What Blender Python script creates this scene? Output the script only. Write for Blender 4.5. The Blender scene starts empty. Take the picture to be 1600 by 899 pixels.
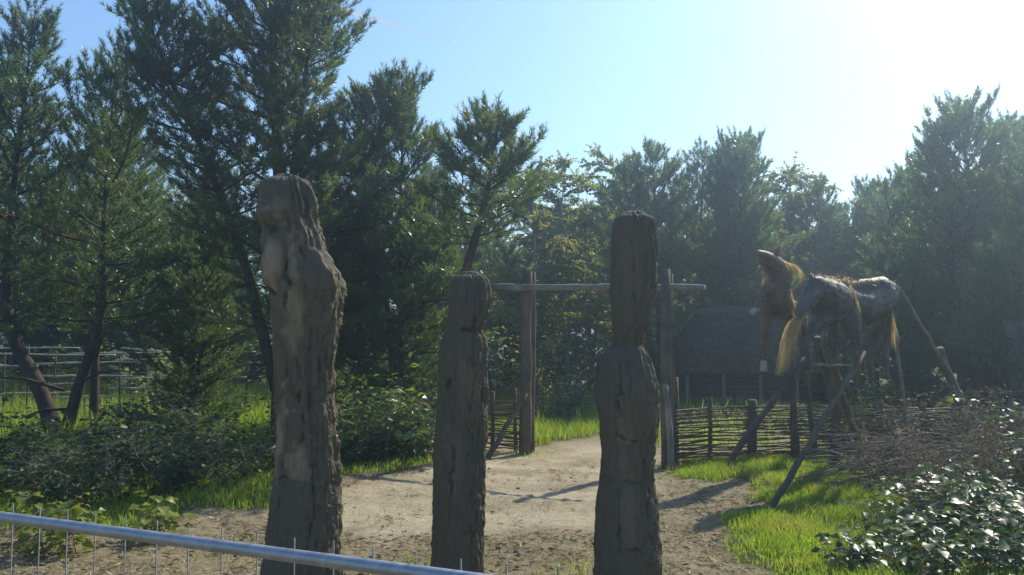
import bpy, math, random
import numpy as np
from mathutils import Vector, Matrix

random.seed(11)
RNG = np.random.default_rng(11)
SC = bpy.context.scene
COL = SC.collection

# ------------------------------------------------------------------ camera
F = 1350.0
CZ = 2.0
PITCH = math.atan(80.5 / F)
cam_d = bpy.data.cameras.new('camera')
cam = bpy.data.objects.new('camera', cam_d)
COL.objects.link(cam)
cam.location = (0, 0, CZ)
cam.rotation_euler = (math.radians(90) + PITCH, 0, 0)
cam_d.sensor_fit = 'HORIZONTAL'
cam_d.sensor_width = 36.0
cam_d.lens = 36.0 * F / 1600.0
cam_d.clip_start = 0.05
cam_d.clip_end = 6000
SC.camera = cam

# ------------------------------------------------------------------ sky, sun, exposure
SUN = Vector((0.487, 0.590, 0.640)).normalized()
world = bpy.data.worlds.new('World')
SC.world = world
world.use_nodes = True
wn = world.node_tree
sky = wn.nodes.new('ShaderNodeTexSky')
sky.sky_type = 'NISHITA'
sky.sun_disc = False
sky.sun_elevation = math.asin(SUN.z)
sky.sun_rotation = math.atan2(SUN.x, SUN.y)
sky.altitude = 100
sky.air_density = 1.4
sky.dust_density = 1.0
sky.ozone_density = 7.5
bg = wn.nodes['Background']
bg.inputs['Strength'].default_value = 0.14
wn.links.new(sky.outputs[0], bg.inputs['Color'])
sun_d = bpy.data.lights.new('sun', 'SUN')
sun_d.energy = 4.8
sun_d.angle = math.radians(0.55)
sun_d.color = (1.0, 0.93, 0.78)
sun = bpy.data.objects.new('sun', sun_d)
COL.objects.link(sun)
sun.rotation_euler = (-SUN).to_track_quat('-Z', 'Y').to_euler()
sun.location = (30, 40, 45)
SC.view_settings.view_transform = 'Standard'
SC.view_settings.look = 'None'
SC.view_settings.exposure = 0.42
SC.view_settings.gamma = 1.0
SC.render.engine = 'CYCLES'
SC.cycles.max_bounces = 6
SC.cycles.diffuse_bounces = 3
SC.cycles.transmission_bounces = 4
SC.cycles.volume_bounces = 0
SC.cycles.use_denoising = True

# ------------------------------------------------------------------ helpers
def V(*a):
    return Vector(a)

def W(px, py, Y):
    """photo pixel at depth Y -> world point"""
    u = (px - 800.0) / F
    v = (449.5 - py) / F
    ca, sa = math.cos(PITCH), math.sin(PITCH)
    d = (u, ca - v * sa, sa + v * ca)
    k = Y / d[1]
    return Vector((d[0] * k, Y, CZ + d[2] * k))

def G(px, py):
    """photo pixel on the ground plane"""
    u = (px - 800.0) / F
    v = (449.5 - py) / F
    ca, sa = math.cos(PITCH), math.sin(PITCH)
    d = (u, ca - v * sa, sa + v * ca)
    k = -CZ / d[2]
    return (d[0] * k, d[1] * k)

def hash3(ix, iy, iz, seed):
    n = (ix * 374761393 + iy * 668265263 + iz * 2147483647 + seed * 974634777) & 0xFFFFFFFF
    n = ((n ^ (n >> 13)) * 1274126177) & 0xFFFFFFFF
    n = n ^ (n >> 16)
    return (n & 0xFFFFFF).astype(np.float64) / 0xFFFFFF

def noise(x, y, z=0.0, seed=0):
    x, y, z = np.broadcast_arrays(np.asarray(x, float), np.asarray(y, float), np.asarray(z, float))
    xi, yi, zi = np.floor(x).astype(np.int64), np.floor(y).astype(np.int64), np.floor(z).astype(np.int64)
    fx, fy, fz = x - xi, y - yi, z - zi
    fx, fy, fz = [t * t * (3 - 2 * t) for t in (fx, fy, fz)]
    r = 0
    for dx in (0, 1):
        wx = fx if dx else 1 - fx
        for dy in (0, 1):
            wy = fy if dy else 1 - fy
            for dz in (0, 1):
                wz = fz if dz else 1 - fz
                r = r + wx * wy * wz * hash3(xi + dx, yi + dy, zi + dz, seed)
    return r * 2 - 1

def fbm(x, y, z=0.0, seed=0, o=3):
    r, a, s = 0, 1.0, 1.0
    for i in range(o):
        r = r + a * noise(np.asarray(x) * s, np.asarray(y) * s, np.asarray(z) * s, seed + i)
        a *= 0.5
        s *= 2.03
    return r

def ground_h(x, y):
    x = np.asarray(x, float); y = np.asarray(y, float)
    return 0.035 * np.sin(x * 0.9 + 0.4) * np.cos(y * 0.7) + 0.03 * noise(x * 0.8, y * 0.8, 0, 5)

def gz(x, y):
    return float(ground_h(x, y))

def mesh_np(name, verts, tris=None, quads=None, mat=None, smooth=False, attr=None):
    verts = np.asarray(verts, np.float32).reshape(-1, 3)
    tris = np.zeros((0, 3), np.int32) if tris is None else np.asarray(tris, np.int32).reshape(-1, 3)
    quads = np.zeros((0, 4), np.int32) if quads is None else np.asarray(quads, np.int32).reshape(-1, 4)
    me = bpy.data.meshes.new(name)
    me.vertices.add(len(verts))
    me.vertices.foreach_set('co', verts.ravel())
    nl = tris.size + quads.size
    me.loops.add(nl)
    me.loops.foreach_set('vertex_index', np.concatenate([tris.ravel(), quads.ravel()]))
    npoly = len(tris) + len(quads)
    me.polygons.add(npoly)
    st = np.concatenate([np.arange(len(tris)) * 3, tris.size + np.arange(len(quads)) * 4]).astype(np.int32)
    me.polygons.foreach_set('loop_start', st)
    if smooth:
        me.polygons.foreach_set('use_smooth', np.ones(npoly, bool))
    me.update(calc_edges=True)
    if attr:
        for k, val in attr.items():
            a = me.attributes.new(k, 'FLOAT', 'POINT')
            a.data.foreach_set('value', np.asarray(val, np.float32).ravel())
    if mat is not None:
        me.materials.append(mat)
    return me

def link(name, me, parent=None, loc=None):
    o = bpy.data.objects.new(name, me)
    COL.objects.link(o)
    if parent is not None:
        o.parent = parent
    if loc is not None:
        o.location = loc
    return o

def tag(o, label=None, cat=None, group=None, kind=None):
    if label: o['label'] = label
    if cat: o['category'] = cat
    if group: o['group'] = group
    if kind: o['kind'] = kind
    return o

def thing(name, label, cat, loc=(0, 0, 0), group=None):
    o = bpy.data.objects.new(name, None)
    COL.objects.link(o)
    o.location = loc
    o.empty_display_size = 0.2
    return tag(o, label, cat, group)

class MB:
    """collects geometry, built as one mesh"""
    def __init__(s):
        s.v, s.t, s.q, s.n = [], [], [], 0
    def add(s, v, t=None, q=None):
        v = np.asarray(v, float).reshape(-1, 3)
        if t is not None and len(t): s.t.append(np.asarray(t, int).reshape(-1, 3) + s.n)
        if q is not None and len(q): s.q.append(np.asarray(q, int).reshape(-1, 4) + s.n)
        s.v.append(v)
        s.n += len(v)
    def tube(s, pts, rad, k=8, cap=True, rough=0.0, seed=0):
        pts = [Vector(p) for p in pts]
        n = len(pts)
        if not hasattr(rad, '__len__'): rad = [rad] * n
        ref = Vector((0.123, 0.987, 0.05))
        t0 = (pts[-1] - pts[0]).normalized()
        if abs(t0.dot(ref)) > 0.9: ref = Vector((0.95, 0.05, 0.3))
        vv = []
        for i, p in enumerate(pts):
            t = (pts[min(i + 1, n - 1)] - pts[max(i - 1, 0)]).normalized()
            a = t.cross(ref).normalized()
            b = t.cross(a)
            for j in range(k):
                th = 2 * math.pi * j / k
                r = rad[i]
                if rough:
                    r *= 1 + rough * float(noise(3 * math.cos(th) + seed, 3 * math.sin(th), i * 0.7, 3))
                vv.append(p + a * (math.cos(th) * r) + b * (math.sin(th) * r))
        q = [(i * k + j, i * k + (j + 1) % k, (i + 1) * k + (j + 1) % k, (i + 1) * k + j) for i in range(n - 1) for j in range(k)]
        tt = []
        if cap:
            vv += [pts[0], pts[-1]]
            c0, c1 = n * k, n * k + 1
            tt += [(c0, (j + 1) % k, j) for j in range(k)]
            tt += [(c1, (n - 1) * k + j, (n - 1) * k + (j + 1) % k) for j in range(k)]
        s.add([tuple(p) for p in vv], tt, q)
    def box(s, lo, hi):
        x0, y0, z0 = lo; x1, y1, z1 = hi
        s.add([(x0,y0,z0),(x1,y0,z0),(x1,y1,z0),(x0,y1,z0),(x0,y0,z1),(x1,y0,z1),(x1,y1,z1),(x0,y1,z1)], None,
              [(0,3,2,1),(4,5,6,7),(0,1,5,4),(1,2,6,5),(2,3,7,6),(3,0,4,7)])
    def mesh(s, name, mat, smooth=False):
        return mesh_np(name, np.concatenate(s.v), np.concatenate(s.t) if s.t else None, np.concatenate(s.q) if s.q else None, mat, smooth)
    def obj(s, name, mat, parent=None, smooth=False, loc=None):
        return link(name, s.mesh(name, mat, smooth), parent, loc)

def log_pts(p0, p1, n=7, wob=0.02, sag=0.0):
    p0, p1 = Vector(p0), Vector(p1)
    out = []
    for i in range(n):
        t = i / (n - 1)
        p = p0.lerp(p1, t)
        if 0 < i < n - 1:
            p = p + Vector((random.uniform(-wob, wob), random.uniform(-wob, wob), random.uniform(-wob, wob) - sag * 4 * t * (1 - t)))
        out.append(p)
    return out

def segs(P0, P1, R0, R1, k=4):
    P0, P1 = np.asarray(P0, float), np.asarray(P1, float)
    R0, R1 = np.asarray(R0, float), np.asarray(R1, float)
    n = len(P0)
    d = P1 - P0
    d /= np.linalg.norm(d, axis=1, keepdims=True) + 1e-9
    ref = np.where(np.abs(d[:, 2:3]) > 0.9, np.array([[1.0, 0, 0]]), np.array([[0, 0, 1.0]]))
    a = np.cross(d, ref); a /= np.linalg.norm(a, axis=1, keepdims=True) + 1e-9
    b = np.cross(d, a)
    th = np.arange(k) * 2 * math.pi / k
    ring = a[:, None, :] * np.cos(th)[None, :, None] + b[:, None, :] * np.sin(th)[None, :, None]
    v = np.concatenate([P0[:, None] + ring * R0[:, None, None], P1[:, None] + ring * R1[:, None, None]], axis=1).reshape(-1, 3)
    j = np.arange(k)
    q = np.stack([j, (j + 1) % k, k + (j + 1) % k, k + j], axis=1)
    Q = (q[None] + (np.arange(n) * 2 * k)[:, None, None]).reshape(-1, 4)
    return v, Q

def needles(P, D, L, n, nl, nw, rng, spread=1.0):
    """bottle-brush shoots: n thin triangles round each axis"""
    P, D, L = np.asarray(P, float), np.asarray(D, float), np.asarray(L, float)
    D = D / (np.linalg.norm(D, axis=1, keepdims=True) + 1e-9)
    S = len(P)
    ref = np.where(np.abs(D[:, 2:3]) > 0.9, np.array([[1.0, 0, 0]]), np.array([[0, 0, 1.0]]))
    a = np.cross(D, ref); a /= np.linalg.norm(a, axis=1, keepdims=True) + 1e-9
    b = np.cross(D, a)
    t = rng.uniform(0.0, 1.0, (S, n))
    az = rng.uniform(0, 2 * math.pi, (S, n))
    ang = np.radians(62 - 34 * t) * spread * rng.uniform(0.75, 1.2, (S, n))
    rad = a[:, None] * np.cos(az)[..., None] + b[:, None] * np.sin(az)[..., None]
    nd = D[:, None] * np.cos(ang)[..., None] + rad * np.sin(ang)[..., None]
    base = P[:, None] + D[:, None] * (t * L[:, None])[..., None]
    side = np.cross(nd, rng.normal(size=(S, n, 3)))
    side /= np.linalg.norm(side, axis=2, keepdims=True) + 1e-9
    ln = nl * rng.uniform(0.7, 1.15, (S, n))[..., None]
    w = nw * 0.5
    v = np.stack([base - side * w, base + side * w, base + nd * ln], axis=2).reshape(-1, 3)
    return v, np.arange(S * n * 3).reshape(-1, 3)

def leaves(P, D, L, wd, rng, flat=0.5, fold=0.15, wl=None):
    """folded rhombic leaves at P pointing along D"""
    P, D, L = np.asarray(P, float), np.asarray(D, float), np.asarray(L, float)
    n = len(P)
    D = D / (np.linalg.norm(D, axis=1, keepdims=True) + 1e-9)
    up = np.array([[0, 0, 1.0]]) + rng.normal(size=(n, 3)) * flat
    s = np.cross(D, up); s /= np.linalg.norm(s, axis=1, keepdims=True) + 1e-9
    u = np.cross(s, D)
    m = P + D * (L * 0.45)[:, None]
    hw = (L * wd * 0.5)[:, None]
    lf = m + s * hw + u * hw * fold * 2
    rt = m - s * hw + u * hw * fold * 2
    tip = P + D * L[:, None] - u * (L * 0.12)[:, None]
    v = np.stack([P, rt, tip, lf], axis=1).reshape(-1, 3)
    i = np.arange(n)[:, None] * 4
    t = np.concatenate([i + np.array([[0, 1, 2]]), i + np.array([[0, 2, 3]])], axis=0)
    return v, t

# ------------------------------------------------------------------ materials
def new_mat(name):
    m = bpy.data.materials.new(name)
    m.use_nodes = True
    nt = m.node_tree
    return m, nt, nt.nodes['Principled BSDF'], nt.nodes['Material Output']

def nd(nt, t, **kw):
    n = nt.nodes.new(t)
    for k, v in kw.items():
        if k.startswith('i_'):
            n.inputs[k[2:].replace('_', ' ')].default_value = v
        else:
            setattr(n, k, v)
    return n

def ramp(nt, src, stops):
    r = nt.nodes.new('ShaderNodeValToRGB')
    el = r.color_ramp.elements
    while len(el) < len(stops): el.new(0.5)
    for e, (p, c) in zip(el, stops):
        e.position = p
        e.color = (*c, 1)
    nt.links.new(src, r.inputs[0])
    return r.outputs[0]

def mix(nt, fac, a, b, mode='MIX'):
    m = nt.nodes.new('ShaderNodeMix')
    m.data_type = 'RGBA'
    m.blend_type = mode
    for i, x in ((0, fac), (6, a), (7, b)):
        if isinstance(x, (int, float)): m.inputs[i].default_value = x
        elif isinstance(x, tuple): m.inputs[i].default_value = (*x, 1)
        else: nt.links.new(x, m.inputs[i])
    return m.outputs[2]

def obj_coord(nt, scale=(1, 1, 1)):
    tc = nt.nodes.new('ShaderNodeTexCoord')
    mp = nt.nodes.new('ShaderNodeMapping')
    mp.inputs['Scale'].default_value = scale
    nt.links.new(tc.outputs['Object'], mp.inputs[0])
    return mp.outputs[0]

def noise_n(nt, co, scale, detail=4, rough=0.6):
    n = nd(nt, 'ShaderNodeTexNoise')
    n.inputs['Scale'].default_value = scale
    n.inputs['Detail'].default_value = detail
    n.inputs['Roughness'].default_value = rough
    nt.links.new(co, n.inputs['Vector'])
    return n.outputs['Fac']

def leaf_mat(name, c1, c2, c3=None, transl=0.35, rough=0.5, spec=0.5, c3amt=0.35, tboost=1.5, nscale=0.9):
    m, nt, p, out = new_mat(name)
    geo = nd(nt, 'ShaderNodeNewGeometry')
    col = ramp(nt, geo.outputs['Random Per Island'], [(0.0, c1), (1.0, c2)])
    if c3 is not None:
        oi = nd(nt, 'ShaderNodeObjectInfo')
        co = obj_coord(nt)
        add = nd(nt, 'ShaderNodeVectorMath', operation='ADD')
        nt.links.new(co, add.inputs[0]); nt.links.new(oi.outputs['Random'], add.inputs[1])
        f = noise_n(nt, add.outputs[0], nscale, 3)
        fr = ramp(nt, f, [(0.5, (0, 0, 0)), (0.72, (c3amt,) * 3)])
        col = mix(nt, fr, col, c3)
    nt.links.new(col, p.inputs['Base Color'])
    p.inputs['Roughness'].default_value = rough
    p.inputs['Specular IOR Level'].default_value = spec
    tr = nd(nt, 'ShaderNodeBsdfTranslucent')
    tc = mix(nt, 1.0, col, (tboost, tboost * 1.05, tboost * 0.55), 'MULTIPLY')
    nt.links.new(tc, tr.inputs['Color'])
    mx = nd(nt, 'ShaderNodeMixShader')
    mx.inputs[0].default_value = transl
    nt.links.new(p.outputs[0], mx.inputs[1]); nt.links.new(tr.outputs[0], mx.inputs[2])
    nt.links.new(mx.outputs[0], out.inputs['Surface'])
    return m

def bark_mat(name, c1, c2, scale=6, stretch=0.15, bump=0.5, rough=0.85, axis='z'):
    m, nt, p, out = new_mat(name)
    sc = {'z': (1, 1, stretch), 'x': (stretch, 1, 1), 'n': (1, 1, 1)}[axis]
    co = obj_coord(nt, sc)
    f = noise_n(nt, co, scale, 6, 0.65)
    f2 = noise_n(nt, obj_coord(nt), scale * 0.25, 3)
    col = ramp(nt, f, [(0.3, c1), (0.7, c2)])
    col = mix(nt, 0.5, col, ramp(nt, f2, [(0.3, tuple(x * 0.6 for x in c1)), (0.7, tuple(min(1, x * 1.25) for x in c2))]))
    nt.links.new(col, p.inputs['Base Color'])
    p.inputs['Roughness'].default_value = rough
    p.inputs['Specular IOR Level'].default_value = 0.25
    b = nd(nt, 'ShaderNodeBump')
    b.inputs['Strength'].default_value = bump
    b.inputs['Distance'].default_value = 0.02
    nt.links.new(f, b.inputs['Height'])
    nt.links.new(b.outputs[0], p.inputs['Normal'])
    return m

M = {}
M['needle'] = leaf_mat('pine_needles', (0.045, 0.080, 0.028), (0.10, 0.142, 0.048), (0.15, 0.10, 0.04), 0.44, 0.34, 0.75, 0.5, 2.0)
M['needle_far'] = leaf_mat('far_pine_needles', (0.052, 0.092, 0.036), (0.11, 0.155, 0.056), (0.17, 0.125, 0.045), 0.48, 0.34, 0.8, 0.4, 2.0)
M['birch_leaf'] = leaf_mat('birch_leaves', (0.12, 0.15, 0.035), (0.24, 0.23, 0.05), (0.30, 0.20, 0.04), 0.6, 0.5, 0.4, 0.6, 2.0)
M['bramble'] = leaf_mat('bramble_leaves', (0.035, 0.075, 0.028), (0.075, 0.12, 0.04), (0.12, 0.14, 0.03), 0.32, 0.42, 0.38, 0.4, 1.7)
M['dark_bramble'] = leaf_mat('shade_bramble_leaves', (0.028, 0.055, 0.022), (0.055, 0.085, 0.03), (0.09, 0.09, 0.03), 0.25, 0.55, 0.35, 0.4, 1.6)  # darker copy of the bramble leaves, shade put into the colour
M['yellow_leaf'] = leaf_mat('yellow_green_leaves', (0.12, 0.17, 0.025), (0.22, 0.24, 0.04), None, 0.45, 0.4, 0.5)
M['dead_leaf'] = leaf_mat('dead_brown_leaves', (0.075, 0.05, 0.03), (0.15, 0.10, 0.05), (0.12, 0.12, 0.04), 0.3, 0.7, 0.2, 0.4)
M['grass'] = leaf_mat('grass_blades', (0.13, 0.21, 0.025), (0.25, 0.30, 0.045), (0.27, 0.24, 0.07), 0.5, 0.45, 0.4, 0.75, 1.9, 1.6)
M['dry_grass'] = leaf_mat('dry_grass_blades', (0.20, 0.17, 0.08), (0.30, 0.25, 0.13), (0.12, 0.14, 0.04), 0.35, 0.6, 0.3, 0.6, 1.3)
M['straw'] = leaf_mat('straw_bits', (0.14, 0.10, 0.055), (0.50, 0.41, 0.24), (0.08, 0.06, 0.035), 0.1, 0.7, 0.3, 0.7, 1.0)
M['pine_bark'] = bark_mat('pine_bark', (0.025, 0.02, 0.016), (0.085, 0.063, 0.047), 11, 0.3, 0.9)
M['birch_bark'] = bark_mat('birch_bark', (0.10, 0.09, 0.08), (0.42, 0.40, 0.37), 6, 1.5)
M['twig'] = bark_mat('bare_twigs', (0.13, 0.10, 0.08), (0.30, 0.25, 0.20), 12, 0.3, 0.2)
M['post'] = bark_mat('weathered_posts', (0.06, 0.045, 0.034), (0.15, 0.115, 0.085), 14, 0.12)
M['grey_post'] = bark_mat('grey_weathered_poles', (0.11, 0.095, 0.08), (0.25, 0.225, 0.19), 14, 0.12)
M['rod'] = bark_mat('wattle_rods', (0.075, 0.05, 0.03), (0.21, 0.15, 0.095), 18, 1.0, 0.2, 0.7, 'n')
M['rail'] = bark_mat('pale_rails', (0.28, 0.26, 0.23), (0.55, 0.52, 0.47), 14, 1.0, 0.2, 0.6, 'n')

def steel():
    m, nt, p, out = new_mat('galvanised_steel')
    f = noise_n(nt, obj_coord(nt, (6, 6, 6)), 3, 6, 0.7)
    col = ramp(nt, f, [(0.3, (0.26, 0.28, 0.31)), (0.7, (0.42, 0.44, 0.47))])
    nt.links.new(col, p.inputs['Base Color'])
    f3 = noise_n(nt, obj_coord(nt, (30, 30, 30)), 3, 5, 0.8)
    p.inputs['Metallic'].default_value = 0.75
    col = mix(nt, ramp(nt, f3, [(0.60, (0, 0, 0)), (0.68, (.8, .8, .8))]), col, (0.13, 0.12, 0.10))
    nt.links.new(col, p.inputs['Base Color'])
    bb = nd(nt, 'ShaderNodeBump'); bb.inputs['Strength'].default_value = .5; bb.inputs['Distance'].default_value = .004
    nt.links.new(f, bb.inputs['Height']); nt.links.new(bb.outputs[0], p.inputs['Normal'])
    r = ramp(nt, f, [(0.3, (0.38,) * 3), (0.7, (0.6,) * 3)])
    nt.links.new(r, p.inputs['Roughness'])
    return m
M['steel'] = steel()
M['wire'] = bark_mat('dull_zinc_wire', (0.14, 0.145, 0.14), (0.24, 0.245, 0.24), 30, 1, 0.05, 0.6, 'n')

def idol_mat(name, bark1, bark2, bare1, bare2):
    m, nt, p, out = new_mat(name)
    at = nd(nt, 'ShaderNodeAttribute', attribute_name='bare')
    cr = nd(nt, 'ShaderNodeAttribute', attribute_name='crack')
    co = obj_coord(nt, (1, 1, 0.14))
    f = noise_n(nt, co, 16, 7, 0.7)
    f2 = noise_n(nt, obj_coord(nt), 5, 5, 0.65)
    bark = mix(nt, f2, ramp(nt, f, [(0.32, bark1), (0.68, bark2)]), ramp(nt, f, [(0.3, tuple(x * 1.1 for x in bark2)), (0.7, tuple(x * 0.85 for x in bark1))]))
    bare = ramp(nt, f, [(0.3, bare1), (0.7, bare2)])
    col = mix(nt, at.outputs['Fac'], bark, bare)
    fl = noise_n(nt, obj_coord(nt, (1, 1, 0.045)), 30, 4, 0.6)
    line = ramp(nt, fl, [(0.30, (1, 1, 1)), (0.40, (0, 0, 0))])
    col = mix(nt, mix(nt, 0.4, (0, 0, 0), line), col, (0.022, 0.018, 0.014))
    col = mix(nt, cr.outputs['Fac'], col, (0.02, 0.016, 0.013))  # cracks, and carved hollows with their shade painted dark
    nt.links.new(col, p.inputs['Base Color'])
    p.inputs['Roughness'].default_value = 0.85
    p.inputs['Specular IOR Level'].default_value = 0.2
    b = nd(nt, 'ShaderNodeBump')
    b.inputs['Strength'].default_value = 0.7
    b.inputs['Distance'].default_value = 0.012
    nt.links.new(f, b.inputs['Height'])
    b2 = nd(nt, 'ShaderNodeBump')
    b2.inputs['Strength'].default_value = 0.8
    b2.inputs['Distance'].default_value = 0.012
    nt.links.new(fl, b2.inputs['Height']); nt.links.new(b.outputs[0], b2.inputs['Normal'])
    nt.links.new(b2.outputs[0], p.inputs['Normal'])
    return m
M['idol_a'] = idol_mat('idol_bark_and_carved_wood', (0.064, 0.056, 0.040), (0.165, 0.145, 0.103), (0.21, 0.165, 0.105), (0.35, 0.275, 0.18))
M['shred'] = leaf_mat('bark_shreds', (0.16, 0.13, 0.075), (0.42, 0.36, 0.22), None, 0.4, 0.8, 0.2)  # bark bits coloured pale to paint a sunlit rim
M['idol_b'] = idol_mat('idol_dark_wood', (0.062, 0.054, 0.038), (0.155, 0.137, 0.098), (0.13, 0.108, 0.07), (0.22, 0.185, 0.12))

def coat_mat(name, c1, c2, scale=3):
    m, nt, p, out = new_mat(name)
    f = noise_n(nt, obj_coord(nt), scale, 5, 0.6)
    hair = noise_n(nt, obj_coord(nt, (1, 1, 0.2)), 60, 4, 0.7)
    col = ramp(nt, f, [(0.35, c1), (0.65, c2)])
    col = mix(nt, 0.35, col, ramp(nt, hair, [(0.3, tuple(x * 0.5 for x in c1)), (0.7, tuple(x * 1.4 for x in c2))]))
    nt.links.new(col, p.inputs['Base Color'])
    p.inputs['Roughness'].default_value = 0.62
    p.inputs['Sheen Weight'].default_value = 0.12
    p.inputs['Sheen Roughness'].default_value = 0.4
    b = nd(nt, 'ShaderNodeBump'); b.inputs['Strength'].default_value = 0.4; b.inputs['Distance'].default_value = 0.008
    nt.links.new(hair, b.inputs['Height']); nt.links.new(b.outputs[0], p.inputs['Normal'])
    return m
M['coat_dark'] = coat_mat('dark_bay_coat', (0.028, 0.022, 0.019), (0.12, 0.095, 0.075), 4.5)
M['coat_brown'] = coat_mat('brown_coat', (0.065, 0.04, 0.022), (0.19, 0.11, 0.05))
M['blond_hair'] = leaf_mat('blond_horse_hair', (0.40, 0.27, 0.14), (0.66, 0.50, 0.30), None, 0.45, 0.4, 0.5, 0, 1.3)
M['dark_hair'] = leaf_mat('brown_horse_hair', (0.12, 0.075, 0.045), (0.30, 0.20, 0.12), None, 0.4, 0.4, 0.5, 0, 1.4)
M['fur_dark'] = leaf_mat('dark_fur', (0.03, 0.024, 0.02), (0.13, 0.10, 0.08), None, 0.3, 0.5, 0.4, 0, 1.3)
M['fur_brown'] = leaf_mat('brown_fur', (0.07, 0.042, 0.022), (0.24, 0.15, 0.07), None, 0.3, 0.5, 0.4, 0, 1.3)
M['hoof'] = bark_mat('pale_hoof', (0.25, 0.22, 0.18), (0.42, 0.38, 0.32), 20, 1.0, 0.2, 0.5, 'n')
M['dark_hoof'] = bark_mat('dark_hoof', (0.05, 0.042, 0.035), (0.11, 0.095, 0.08), 20, 1.0, 0.2, 0.5, 'n')
M['thatch'] = bark_mat('grey_thatch', (0.042, 0.031, 0.021), (0.115, 0.088, 0.06), 20, 0.15, 0.6, 0.9)  # thatch darkened, the roof's shade is put into the colour
M['thatch_straw'] = leaf_mat('thatch_straws', (0.04, 0.03, 0.021), (0.14, 0.108, 0.075), None, 0.1, 0.8, 0.2)  # straws darkened along with the roof to paint its shade
M['clod'] = bark_mat('soil_clod', (0.06, 0.045, 0.03), (0.20, 0.155, 0.10), 20, 1, .3, .95, 'n')
M['hut_wall'] = bark_mat('dark_hut_timber', (0.03, 0.024, 0.018), (0.075, 0.058, 0.044), 8, 0.2)

# ------------------------------------------------------------------ ground with path
def poly_mask(x, y, poly):
    inside = np.zeros(x.shape, bool)
    n = len(poly)
    for i in range(n):
        x0, y0 = poly[i]; x1, y1 = poly[(i + 1) % n]
        c = ((y0 > y) != (y1 > y)) & (x < (x1 - x0) * (y - y0) / (y1 - y0 + 1e-12) + x0)
        inside ^= c
    return inside

P_SAND = [G(*p) for p in [(470, 790), (600, 752), (700, 735), (815, 700), (880, 690), (950, 692), (1030, 715), (1010, 760), (960, 800), (930, 840), (780, 838), (640, 830), (520, 815)]]
P_GRASS_R = [G(*p) for p in [(1050, 742), (1060, 715), (1180, 712), (1400, 705), (1900, 715), (2300, 899), (1900, 1050), (1230, 1050), (1165, 899), (1125, 838), (1150, 800), (1215, 770), (1150, 752)]]
P_GRASS_GATE = [G(*p) for p in [(760, 672), (835, 640), (960, 640), (1040, 665), (1010, 692), (930, 682), (880, 690), (830, 702)]]
P_GRASS_L = [G(*p) for p in [(215, 838), (300, 805), (420, 790), (440, 768), (420, 752), (560, 748), (690, 733), (690, 716), (400, 700), (-300, 700), (-500, 760), (-200, 850), (100, 830)]]
P_BACK_L = [G(*p) for p in [(-900, 590), (500, 590), (560, 640), (420, 690), (-900, 690)]]

def masks(x, y):
    jx = 0.28 * fbm(x * 1.7, y * 1.7, 0, 21, 4)
    jy = 0.45 * fbm(x * 1.7, y * 1.7, 7.3, 22, 4)
    X, Y = x + jx, y + jy
    s = poly_mask(X, Y, P_SAND)
    g = poly_mask(X, Y, P_GRASS_R) | poly_mask(X, Y, P_GRASS_GATE) | poly_mask(X, Y, P_GRASS_L) | poly_mask(X, Y, P_BACK_L)
    far = (y > 19.5) & (fbm(x * 0.4, y * 0.4, 3, 25, 2) > -0.5)
    return s & ~g, g | far

def ground_mat():
    m, nt, p, out = new_mat('earth_sand_and_straw')
    a_s = nd(nt, 'ShaderNodeAttribute', attribute_name='sand').outputs['Fac']
    a_g = nd(nt, 'ShaderNodeAttribute', attribute_name='grassy').outputs['Fac']
    co = obj_coord(nt)
    n1 = noise_n(nt, co, 2.3, 8, 0.7)
    n2 = noise_n(nt, co, 14, 8, 0.75)
    n3 = noise_n(nt, obj_coord(nt, (1, 2.2, 1)), 45, 5, 0.8)
    sand = mix(nt, 0.5, ramp(nt, n1, [(0.32, (0.36, 0.28, 0.17)), (0.66, (0.68, 0.57, 0.385))]), ramp(nt, n2, [(0.36, (0.20, 0.155, 0.10)), (0.52, (0.60, 0.495, 0.32)), (0.7, (0.70, 0.59, 0.41))]))
    sand = mix(nt, 0.3, sand, ramp(nt, n3, [(0.38, (0.20, 0.16, 0.10)), (0.6, (0.56, 0.50, 0.38))]))
    straw = mix(nt, 0.55, ramp(nt, n1, [(0.35, (0.21, 0.165, 0.09)), (0.65, (0.46, 0.375, 0.215))]), ramp(nt, n2, [(0.38, (0.10, 0.075, 0.045)), (0.6, (0.49, 0.40, 0.24))]))
    straw = mix(nt, 0.35, straw, ramp(nt, n3, [(0.4, (0.06, 0.045, 0.03)), (0.62, (0.42, 0.35, 0.24))]))
    grass = ramp(nt, n2, [(0.35, (0.045, 0.05, 0.02)), (0.65, (0.10, 0.115, 0.04))])
    col = mix(nt, a_s, straw, sand)
    col = mix(nt, a_g, col, grass)
    nt.links.new(col, p.inputs['Base Color'])
    p.inputs['Roughness'].default_value = 0.95
    p.inputs['Specular IOR Level'].default_value = 0.1
    b = nd(nt, 'ShaderNodeBump'); b.inputs['Strength'].default_value = 1.0; b.inputs['Distance'].default_value = 0.05
    nt.links.new(n2, b.inputs['Height'])
    b2 = nd(nt, 'ShaderNodeBump'); b2.inputs['Strength'].default_value = 0.7; b2.inputs['Distance'].default_value = 0.012
    nt.links.new(n3, b2.inputs['Height']); nt.links.new(b.outputs[0], b2.inputs['Normal'])
    nt.links.new(b2.outputs[0], p.inputs['Normal'])
    return m
M['ground'] = ground_mat()

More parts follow.
